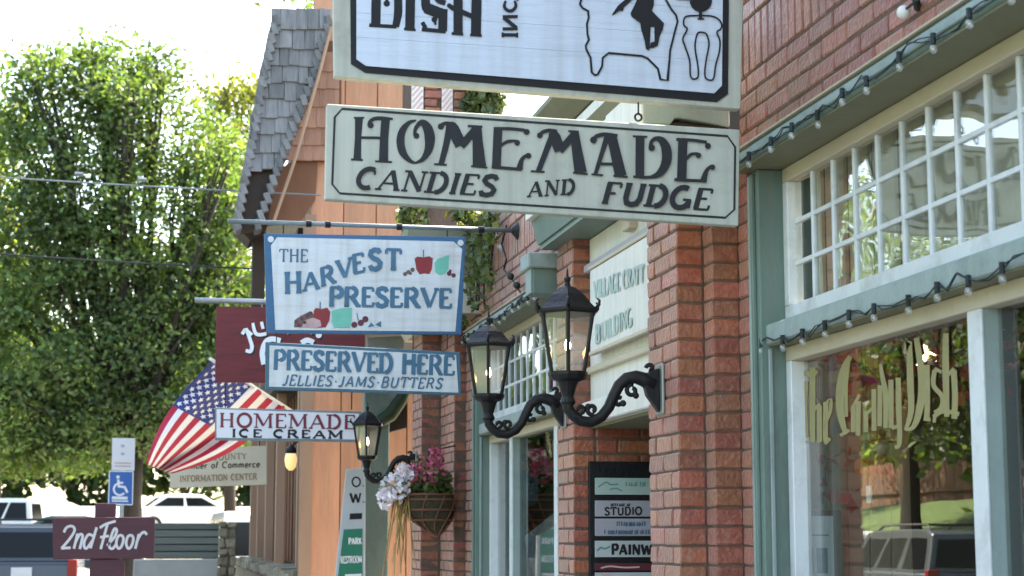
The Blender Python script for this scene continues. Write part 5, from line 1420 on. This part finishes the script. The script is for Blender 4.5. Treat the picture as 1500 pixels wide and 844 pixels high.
MB().lathe([(.02 * K, -.16 * K), (.07 * K, -.14 * K), (.08 * K, -.06 * K), (.05 * K, .0), (.03 * K, .03 * K)], c, 12).build('skirt', 'hair_black', DL, smooth=True)
MB().lathe([(.03 * K, .02 * K), (.065 * K, .05 * K), (.06 * K, .11 * K), (.02 * K, .14 * K)], c, 12).build('bodice', 'skin_red', DL, smooth=True)
MB().sphere(c + Vector((0, 0, .18 * K)), .04 * K, 10, 7).build('head', 'fan_pink', DL, smooth=True)
MB().lathe([(.075 * K, .205 * K), (.07 * K, .215 * K), (.035 * K, .22 * K), (.03 * K, .26 * K), (.005 * K, .275 * K)], c, 12).build('hat', 'skin_red', DL, smooth=True)
for sg in (-1, 1): MB().tube([c + Vector((0, sg * .05 * K, .10 * K)), c + Vector((0, sg * .11 * K, .04 * K)), c + Vector((0, sg * .10 * K, -.03 * K))], .018 * K, 7).build('arm', 'skin_red', DL, smooth=True)
MB().box(c.x - .085 * K, c.x - .075 * K, c.y - .03 * K, c.y + .03 * K, c.z - .11 * K, c.z - .02 * K).build('tag', 'bright_white', DL)
MB().tube([c + Vector((0, 0, .27 * K)), (c.x, c.y, 2.3)], .003, 5).build('thread', 'rod', DL)
PK = thing('pumpkin_ornament', 'small orange pumpkin ornament hanging left of the red figure', 'ornament', tuple(onX(1265, 690, 2.40)))
c = onX(1266, 684, 2.29)
pk = MB()
for q in range(8):
    a = 2 * math.pi * q / 8
    pk.sphere(c + Vector((.013 * math.cos(a), .013 * math.sin(a), 0)), .022, 8, 6, sz=1.3)
pk.build('fruit', 'pumpkin', PK, smooth=True)
MB().tube([c + Vector((0, 0, .025)), c + Vector((.006, 0, .045))], .004, 6).build('stalk', 'bark', PK)
MB().tube([c + Vector((.006, 0, .045)), (c.x, c.y, 2.3)], .003, 5).build('thread', 'rod', PK)
# middle shop window: blue cloth, white sail, leaves
BCL = thing('blue_cloth', 'blue cloth banner hanging in the middle shop window', 'cloth', tuple(onX(765, 740, 2.4)))
c0 = onX(722, 690, 2.4); c1 = onX(793, 683, 2.4); n = 18; mb = MB()
z0 = onX(760, 690, 2.4).z; z1 = onX(760, 738, 2.4).z
for i in range(n + 1):
    y = c0.y + (c1.y - c0.y) * i / n
    for z in (z0, z1 - .03 * math.sin(i)): mb.v.append((2.40 + .02 * math.sin(i * 1.3), y, z))
for i in range(n): mb.f.append((2 * i, 2 * i + 2, 2 * i + 3, 2 * i + 1)); mb.m.append(0)
o = mb.build('cloth', 'cloth_blue', BCL, smooth=True); o.modifiers.new('thickness', 'SOLIDIFY').thickness = .004
SL_ = thing('paper_sail', 'white folded paper star shape low in the middle shop window', 'ornament', tuple(onX(790, 830, 2.35)))
P_ = [onX(x, y, 2.34) for x, y in ((769, 786), (812, 752), (816, 842), (788, 860), (776, 815))]
cen = sum(P_, Vector()) / 5 + Vector((-.08, 0, 0))
mb = MB()
for i in range(5): mb.poly([P_[i], P_[(i + 1) % 5], cen])
o = mb.build('fold', 'cloth_white', SL_); o.modifiers.new('thickness', 'SOLIDIFY').thickness = .004
MB().tube([P_[1], (P_[1].x, P_[1].y, 2.3)], .003, 5).build('thread', 'rod', SL_)
GL2 = thing('leaf_garland', 'autumn leaf bunch at the top of the middle shop window', 'garland', tuple(onX(760, 665, 2.35)))
pts = [onX(random.uniform(735, 805), random.uniform(650, 690), 2.35) + Vector((random.uniform(-.05, .05), 0, 0)) for _ in range(90)] + [onX(random.uniform(745, 785), random.uniform(740, 790), 2.5) for _ in range(26)]
leaf_mesh('autumn_leaf', 'autumn', pts, .07, GL2, 0, 1.2)
MB().tube([onX(735, 662, 2.36), onX(770, 650, 2.36), onX(808, 640, 2.36)], .006, 5).build('twine', 'bark', GL2)

# ================================================================== trees
def blob_pts(c, r, n, shell=.55):
    p = np.random.normal(size=(n, 3)); p /= np.linalg.norm(p, axis=1)[:, None]
    rad = np.random.uniform(shell ** 3, 1.0, n) ** (1 / 3)
    return p * rad[:, None] * np.array(r) + np.array(c)
def tree(name, label, base, blobs, nleaf, leaf, size, trunk_r, group=None, fork=2.2, clump=0.9, cn=26):
    t = thing(name, label, 'tree', base, group); bv = Vector(base)
    tr = MB()
    top = bv + Vector((0, 0, fork))
    tr.tube([bv - Vector((0, 0, .2)), bv + Vector((.03, 0, fork * .3)), bv + Vector((-.04, .02, fork * .7)), top], [trunk_r * 1.5, trunk_r * 1.1, trunk_r, trunk_r * .9], 10)
    for (c, r) in blobs:
        c = Vector(c); mid = top.lerp(c, .5) + Vector((random.uniform(-.3, .3), random.uniform(-.3, .3), .3))
        tr.tube([top - Vector((0, 0, .2)), top.lerp(mid, .5), mid, c], [trunk_r * .55, trunk_r * .4, trunk_r * .28, trunk_r * .1], 7)
        for q in range(4):
            e = c + Vector((random.uniform(-1, 1) * r[0], random.uniform(-1, 1) * r[1], random.uniform(-.3, 1) * r[2])) * .7
            tr.tube([mid.lerp(c, .4), mid.lerp(e, .6) + Vector((0, 0, .1)), e], [trunk_r * .2, trunk_r * .12, trunk_r * .05], 5)
    tr.build('trunk', 'bark', t, smooth=True)
    vol = [b[1][0] * b[1][1] + b[1][0] * b[1][2] for b in blobs]; tv = sum(vol)
    P = []
    for (c, r), v in zip(blobs, vol):
        nc = max(6, int(nleaf / cn * v / tv))
        cs = blob_pts(c, r, nc, .45)
        for q in cs:
            m_ = max(4, int(random.gauss(cn, cn * .4)))
            P.append(np.random.normal(size=(m_, 3)) * np.array([clump, clump, clump * .55]) * .5 + q)
    P = np.vstack(P)
    leaf_mesh('crown', leaf, P, size, t, .5, 1.5)
    return t
# main street tree
TY = 44.0
def tp(px, py, Y=TY): return tuple(onY(px, py, Y))
sc_ = TY / 2600 * 1.02
def rb(rx, ry): return (rx * sc_, rx * sc_ * .9, ry * sc_)
base = onY(193, 785, TY); base = (base.x, TY, -.1)
bl = [(tp(150, 100), rb(48, 48)), (tp(222, 105), rb(45, 48)), (tp(75, 125), rb(48, 48)), (tp(20, 180), rb(45, 60)), (tp(60, 225), rb(62, 66)), (tp(150, 205), rb(70, 75)), (tp(232, 205), rb(52, 78)), (tp(100, 300), rb(70, 60)), (tp(285, 280), rb(40, 60)),
      (tp(30, 360), rb(75, 90)), (tp(135, 380), rb(85, 75)), (tp(235, 350), rb(75, 85)), (tp(315, 400), rb(62, 85)), (tp(345, 500), rb(50, 85)), (tp(40, 510), rb(80, 90)), (tp(150, 520), rb(80, 60)),
      (tp(255, 510), rb(80, 72)), (tp(50, 620), rb(80, 60)), (tp(170, 625), rb(95, 52)), (tp(280, 620), rb(80, 58)), (tp(110, 662), rb(60, 28)), (tp(20, 662), rb(50, 28)), (tp(-20, 440), rb(60, 120)), (tp(330, 620), rb(50, 50)), (tp(305, 205), rb(34, 48)), (tp(335, 290), rb(36, 55)), (tp(355, 400), rb(30, 60))]
for q in range(34):
    c = Vector(random.choice(bl[:18])[0]); a = random.uniform(0, 6.28)
    rr = random.uniform(26, 42)
    c = c + Vector((math.cos(a) * 75 * sc_, random.uniform(-1.5, 1.0), math.sin(a) * 62 * sc_)); c.z = min(c.z, onY(150, 95, TY).z)
    bl.append((tuple(c), rb(rr, rr * random.uniform(.6, 1.1))))
tree('street_tree', 'large leafy green tree filling the left behind the parking sign', base, bl, 70000, 'leaf_green', .105, .26, fork=3.6, clump=.68, cn=30)
# sunlit tree behind, to the right
Y2_ = 62.0; s2 = Y2_ / 2600
b2 = onY(335, 785, Y2_)
bl = [(tp(335, 190, Y2_), (45 * s2, 45 * s2, 80 * s2)), (tp(365, 150, Y2_), (30 * s2, 30 * s2, 40 * s2)), (tp(350, 300, Y2_), (55 * s2, 50 * s2, 80 * s2)), (tp(300, 420, Y2_), (80 * s2, 60 * s2, 80 * s2)), (tp(350, 520, Y2_), (70 * s2, 60 * s2, 90 * s2))]
tree('sunlit_tree', 'sparse yellow-green sunlit tree behind the large one, next to the roof', (b2.x, Y2_, lot_z(Y2_) - .1), bl, 15000, 'leaf_yellow', .15, .2, fork=4, clump=1.1)
Y3_ = 58.0; s3 = Y3_ / 2600
b3 = onY(-10, 785, Y3_)
bl = [(tp(-20, 230, Y3_), (40 * s3, 40 * s3, 90 * s3)), (tp(0, 400, Y3_), (70 * s3, 60 * s3, 120 * s3)), (tp(20, 560, Y3_), (80 * s3, 60 * s3, 90 * s3))]
tree('sunlit_tree', 'yellow-green tree at the far left edge behind the large one', (b3.x, Y3_, lot_z(Y3_) - .1), bl, 9000, 'leaf_yellow', .16, .2, fork=4, clump=1.1)
# leafy twig overhead at the top (tree out of frame behind the shops)
Y5 = 19.0
b5 = onY(470, 8, Y5)
bl = [((b5.x + .6, Y5, b5.z + .6), (.8, .8, .35)), ((b5.x + 1.8, Y5 + .5, b5.z + 1.0), (1.2, 1.2, .8))]
tree('yard_tree', 'tree behind the shingled roof showing a few twigs at the top edge', (3.6, 31.0, 0), [((b5.x + 1.0, Y5 + 8, b5.z + 3.5), (1.0, 1.0, .5)), ((3.8, 30.5, 11.8), (2.2, 2.2, 1.6))], 1800, 'leaf_green', .13, .2, fork=6)
# dark wood far behind
wood = []
for i in range(26):
    x = -34 + i * 2.6; wood.append(blob_pts((x, 96 + random.uniform(-4, 4), 6.2 + random.uniform(0, 2.0)), (2.6, 2.4, 4.2), 1500, .2))
o = leaf_mesh('far_wood', 'leaf_dark', np.vstack(wood), .5, None, .5, 1.3); o['kind'] = 'stuff'; o['label'] = 'dark wood far behind the parking lot'
# ---- across the street (seen mirrored in the shop windows): a grass bank with trees
def bank(x): return -.155 + 2.7 * min(1, max(0, (-10.2 - x) / 8.5))
bk = MB()
NX, NY = 30, 60
for i in range(NX + 1):
    for j in range(NY + 1):
        x = -9.7 - 50 * (i / NX) ** 1.6; y = -10 + 150 * j / NY
        bk.v.append((x, y, bank(x) + (.12 * math.sin(x * .7 + y * .3) + .08 * math.sin(y * .9)) * min(1, max(0, (-10.2 - x) / 3))))
for i in range(NX):
    for j in range(NY):
        q = i * (NY + 1) + j; bk.f.append((q, q + 1, q + NY + 2, q + NY + 1)); bk.m.append(0)
struct(bk.build('grass_bank', 'lawn', smooth=True))
def opp_tree(label, x, y, h, r, n, leaf='leaf_green'):
    z0 = bank(x) - .1
    bl = [((x + random.uniform(-.5, .5) * r, y + random.uniform(-.5, .5) * r, z0 + h * f), (r * g, r * g, h * .16)) for f, g in ((.45, .75), (.58, .95), (.70, .85), (.82, .65), (.93, .4))]
    bl += [((x + r * .7 * math.cos(a), y + r * .7 * math.sin(a), z0 + h * .55), (r * .55, r * .55, h * .15)) for a in (0.4, 2.2, 4.1)]
    tree('park_tree', label, (x, y, z0), bl, n, leaf, .17, .24, 'trees on the lawn across the street', fork=h * .3, clump=1.1)
opp_tree('tree across the street mirrored at the left of the big window', -15, 44, 9, 3.6, 12000)
opp_tree('tree across the street mirrored in the middle of the big window', -12.5, 31, 7.5, 3.0, 14000, 'leaf_dark')
opp_tree('tree across the street mirrored at the right of the big window', -13.5, 21.5, 7.5, 3.0, 12000)
opp_tree('yellowish tree across the street mirrored in the small panes', -19, 36, 10, 3.4, 10000, 'leaf_yellow')
opp_tree('tall tree across the street mirrored in the far small panes', -17, 60, 12, 4.5, 10000)
opp_tree('tree across the street nearest to the viewer', -14, 8, 8, 3.0, 7000, 'leaf_yellow')
for i, (x, y, r_) in enumerate(((-11.4, 24.5, .8), (-11.8, 28.0, .9), (-11.6, 33, .9), (-11.9, 38, 1.0))):
    z0 = bank(x)
    t = thing('shrub', ('golden shrub on the bank across the street, first', 'golden shrub on the bank across the street, second', 'golden shrub on the bank across the street, third', 'golden shrub on the bank across the street, last')[i], 'shrub', (x, y, z0), 'shrubs across the street')
    leaf_mesh('foliage', 'leaf_yellow', blob_pts((x, y, z0 + .5), (r_, r_, .6), 1100, .3), .12, t, .5, 1.4)
    st_ = MB()
    for q in range(6): st_.tube([(x, y, z0 - .1), (x + random.uniform(-.3, .3), y + random.uniform(-.3, .3), z0 + .6)], .015, 5)
    st_.build('stem', 'bark', t)
belt = []
for i in range(34):
    y = -4 + i * 3.6; belt.append(blob_pts((-27 + random.uniform(-2, 2), y, 5.0 + random.uniform(0, 2.5)), (2.6, 2.8, 4.6), 900, .2))
o = leaf_mesh('tree_belt', 'leaf_green', np.vstack(belt), .42, None, .5, 1.3); o['kind'] = 'stuff'; o['label'] = 'belt of trees on top of the grass bank across the street'
# fence and a house beyond the lawn
FN = thing('board_fence', 'brown board fence beyond the lawn across the street', 'fence', (-22, 30, 2.5))
core = part_box('rail', 'fence_brown', FN, -22.05, -21.95, 5, 80, 3.1, 3.25)
for i in range(150):
    piece('board', core, (-22.09, -22.06, 5 + i * .5, 5 + i * .5 + .47, 2.4, 4.2 + random.uniform(-.03, .03)), 'fence_brown', .006, .002)

# ================================================================== vehicles
def car(name, label, cat, loc, rz, paint, kind='suv', group=None, scale=1.0):
    t = thing(name, label, cat, (0, 0, 0), group)
    if kind == 'suv':   Lh, W, belt, H, prof = 2.35, .92, 1.18, 1.82, [(-2.3, .42), (-2.35, .75), (-2.30, 1.18), (1.0, 1.18), (1.15, 1.12), (2.15, 1.0), (2.33, .78), (2.33, .40)]; roof = [(-2.26, 1.17), (-2.14, 1.76), (-1.9, 1.82), (.1, 1.82), (.35, 1.78), (1.05, 1.17)]
    elif kind == 'pickup': Lh, W, belt, H, prof = 2.7, .95, 1.08, 1.80, [(-2.7, .45), (-2.72, 1.05), (-.75, 1.08), (1.2, 1.08), (1.3, 1.05), (2.5, .98), (2.7, .75), (2.7, .42)]; roof = [(-.72, 1.07), (-.62, 1.76), (-.4, 1.82), (.45, 1.82), (.6, 1.78), (1.25, 1.07)]
    elif kind == 'van': Lh, W, belt, H, prof = 2.6, .98, 1.25, 2.15, [(-2.6, .42), (-2.62, 1.25), (1.7, 1.25), (2.4, 1.0), (2.6, .75), (2.6, .4)]; roof = [(-2.6, 1.24), (-2.55, 2.1), (-2.3, 2.18), (.9, 2.18), (1.15, 2.1), (1.75, 1.24)]
    else: Lh, W, belt, H, prof = 2.3, .88, .95, 1.45, [(-2.25, .4), (-2.3, .7), (-2.2, .95), (-1.5, .98), (1.1, .95), (2.1, .82), (2.28, .65), (2.28, .36)]; roof = [(-1.65, .96), (-1.05, 1.40), (-.8, 1.45), (.2, 1.45), (.4, 1.41), (1.15, .95)]
    MB().prism([(x, -W, z) for x, z in prof], (0, 2 * W, 0)).build('body', paint, t, bevel=.06, seg=3)
    n = len(roof); tw = W - .06; rw = W - .22
    mb = MB()
    zmin, zmax = min(z for _, z in roof), max(z for _, z in roof)
    yw = lambda z: tw + (rw - tw) * (z - zmin) / (zmax - zmin)
    mb.v = [(x, -yw(z), z) for x, z in roof] + [(x, yw(z), z) for x, z in roof]
    mb.f = [tuple(range(n - 1, -1, -1)), tuple(range(n, 2 * n))] + [(k, (k + 1) % n, n + (k + 1) % n, n + k) for k in range(n)]; mb.m = [0] * len(mb.f)
    cab = mb.build('cabin', paint, t, bevel=.03, seg=2)
    def cut(f): # roof profile interpolation on the glasshouse
        return f
    zb_, zt_ = zmin + .06, zmax - .13
    xr = roof[0][0] + (roof[1][0] - roof[0][0]) * .12; xf = roof[-1][0] + (roof[-2][0] - roof[-1][0]) * .1
    xrt = roof[1][0] - .02; xft = roof[-2][0] + .02
    nw = 3 if kind in ('suv', 'van') else 2
    for s in (-1, 1):
        for i in range(nw):
            f0, f1 = i / nw + .03, (i + 1) / nw - .02
            q = [(xr + .10 + (xf - xr - .25) * f0, zb_), (xr + .10 + (xf - xr - .25) * f1, zb_), (xrt + .12 + (xft - xrt - .2) * f1, zt_), (xrt + .12 + (xft - xrt - .2) * f0, zt_)]
            MB().poly([(x, s * (yw(z) + .006), z) for x, z in q]).build('side_window', 'car_glass', t)
    # rear and front glass lie on the sloping ends
    def end_glass(nm, a, b, off):
        (xa, za), (xb, zb) = a, b
        f0, f1 = .14, .86
        P_ = []
        for f, s in ((f0, -1), (f0, 1), (f1, 1), (f1, -1)):
            z = za + (zb - za) * f; x = xa + (xb - xa) * f; P_.append((x + off, s * (yw(z) - .09), z))
        MB().poly(P_).build(nm, 'car_glass', t)
    end_glass('rear_window', roof[0], roof[1], -.008); end_glass('windscreen', roof[-1], roof[-2], .008)
    for x in (-Lh * .62, Lh * .62):
        for s in (-1, 1):
            w = MB().tube([(x, s * (W - .2), .34), (x, s * (W + .005), .34)], .34, 20).build('wheel', 'tyre', t, bevel=.02)
            MB().tube([(x, s * (W - .05), .34), (x, s * (W + .012), .34)], .21, 16).build('rim', 'rim', w)
    for s in (-1, 1):
        MB().box(-Lh - .02, -Lh + .12, s * (W - .17), s * (W - .01), *((.85, 1.22) if kind == 'suv' else (.78, 1.04))).build('tail_light', 'tail_red', t, bevel=.01)
        MB().box(Lh - .14, Lh + .0, s * (W - .36), s * (W - .06), .68, .80).build('headlight', 'lamp_clear', t, bevel=.01)
        MB().box(.85, 1.0, s * (W - .02), s * (W + .18), 1.02, 1.18).build('mirror', paint, t, bevel=.02)
    pl = MB().box(-Lh - .045, -Lh - .02, -.17, .17, *((.93, 1.09) if kind == 'suv' else (.80, .96))).build('number_plate', 'plate', t)
    MB().box(-Lh - .10, -Lh + .05, -W + .03, W - .03, .42, .62).build('rear_bumper', 'dark_trim', t, bevel=.03)
    MB().box(Lh - .05, Lh + .08, -W + .03, W - .03, .38, .60).build('front_bumper', 'dark_trim', t, bevel=.03)
    if kind == 'suv':
        rr = MB()
        for s in (-1, 1): rr.tube([(-1.8, s * .58, 1.81), (-1.7, s * .58, 1.89), (.1, s * .58, 1.89), (.25, s * .58, 1.81)], .02, 6)
        for x in (-1.3, -.3): rr.tube([(x, -.58, 1.90), (x, .58, 1.90)], .018, 6)
        rr.build('roof_rack', 'dark_trim', t)
    t.location = loc; t.rotation_euler = (0, 0, rz); t.scale = (scale,) * 3
    return t
sx = onY(33, 800, 33.5).x
car('parked_suv', 'dark navy sport utility car parked at left, seen from behind', 'car', (sx, 36.0, -.13), R(90), 'car_navy', 'suv', scale=1.07)
v = onY(15, 740, 56)
car('parked_pickup', 'white pickup on the sunlit lot at the far left edge', 'car', (v.x, 58, lot_z(58)), R(172), 'car_white', 'pickup')
v = onY(262, 750, 64)
car('parked_car', 'white sedan on the sunlit lot beyond the tree trunk', 'car', (v.x + .4, 66, lot_z(66)), R(8), 'car_white', 'sedan')
v = onY(325, 740, 33)
car('parked_van', 'white van beyond the grey plank wall beside the shop posts', 'van', (v.x + .75, 36, -.13), R(92), 'car_white', 'van')
v = onY(90, 740, 56)
car('parked_car', 'dark sedan in the shade behind the floor sign', 'car', (v.x, 56, lot_z(56)), R(175), 'car_green', 'sedan')
# across the street, mirrored in the glass
car('parked_pickup', 'white pickup parked across the street, mirrored in the big window', 'car', (-8.6, 32.5, -.13), R(90), 'car_white', 'pickup')
car('parked_suv', 'grey sport utility car across the street, mirrored in the big window', 'car', (-7.8, 27.4, -.13), R(90), 'car_grey', 'suv')
car('parked_car', 'white sedan across the street, mirrored at the right window edge', 'car', (-7.4, 19.6, -.13), R(90), 'car_white', 'sedan')

# ================================================================== end of the pavement: plank wall, stone pillar
PW = thing('plank_wall', 'weathered grey-green plank wall on a concrete base behind the floor sign', 'wall', (.4, 22, 0))
A = onY(215, 766, 22); B = onY(321, 766, 22)
mid = onY(260, 819, 22).z
part_box('base', 'concrete', PW, onY(196, 800, 22).x, B.x, 21.98, 22.25, 0, mid - .005, .01)
cr = part_box('backing', 'dark_wood', PW, A.x, B.x, 22.04, 22.08, mid, A.z - .02)
hh = (A.z - mid) / 5
for i in range(5): piece('plank', cr, (A.x, B.x, 22.0, 22.035, mid + i * hh + .006, mid + (i + 1) * hh - .006), 'grey_plank', .006, .003)
SP = thing('stone_pillar', 'mossy rough stone pillar at the end of the plank wall', 'pillar', (.85, 21.8, 0))
A = onY(321, 764, 21.6); B = onY(347, 764, 21.6)
cr = part_box('core', 'mortar', SP, A.x + .03, B.x - .03, 21.63, 21.9, 0, A.z - .03)
z = 0.0; k = 0
while z < A.z - .02:
    h = random.uniform(.09, .15); h = min(h, A.z - z); xm = A.x + (B.x - A.x) * random.uniform(.35, .65)
    piece('stone', cr, (A.x, xm - .006, 21.6, 21.75, z + .006, z + h - .006), 'stone', .02, .010)
    piece('stone', cr, (xm + .006, B.x, 21.6, 21.75, z + .006, z + h - .006), 'stone', .02, .010)
    z += h
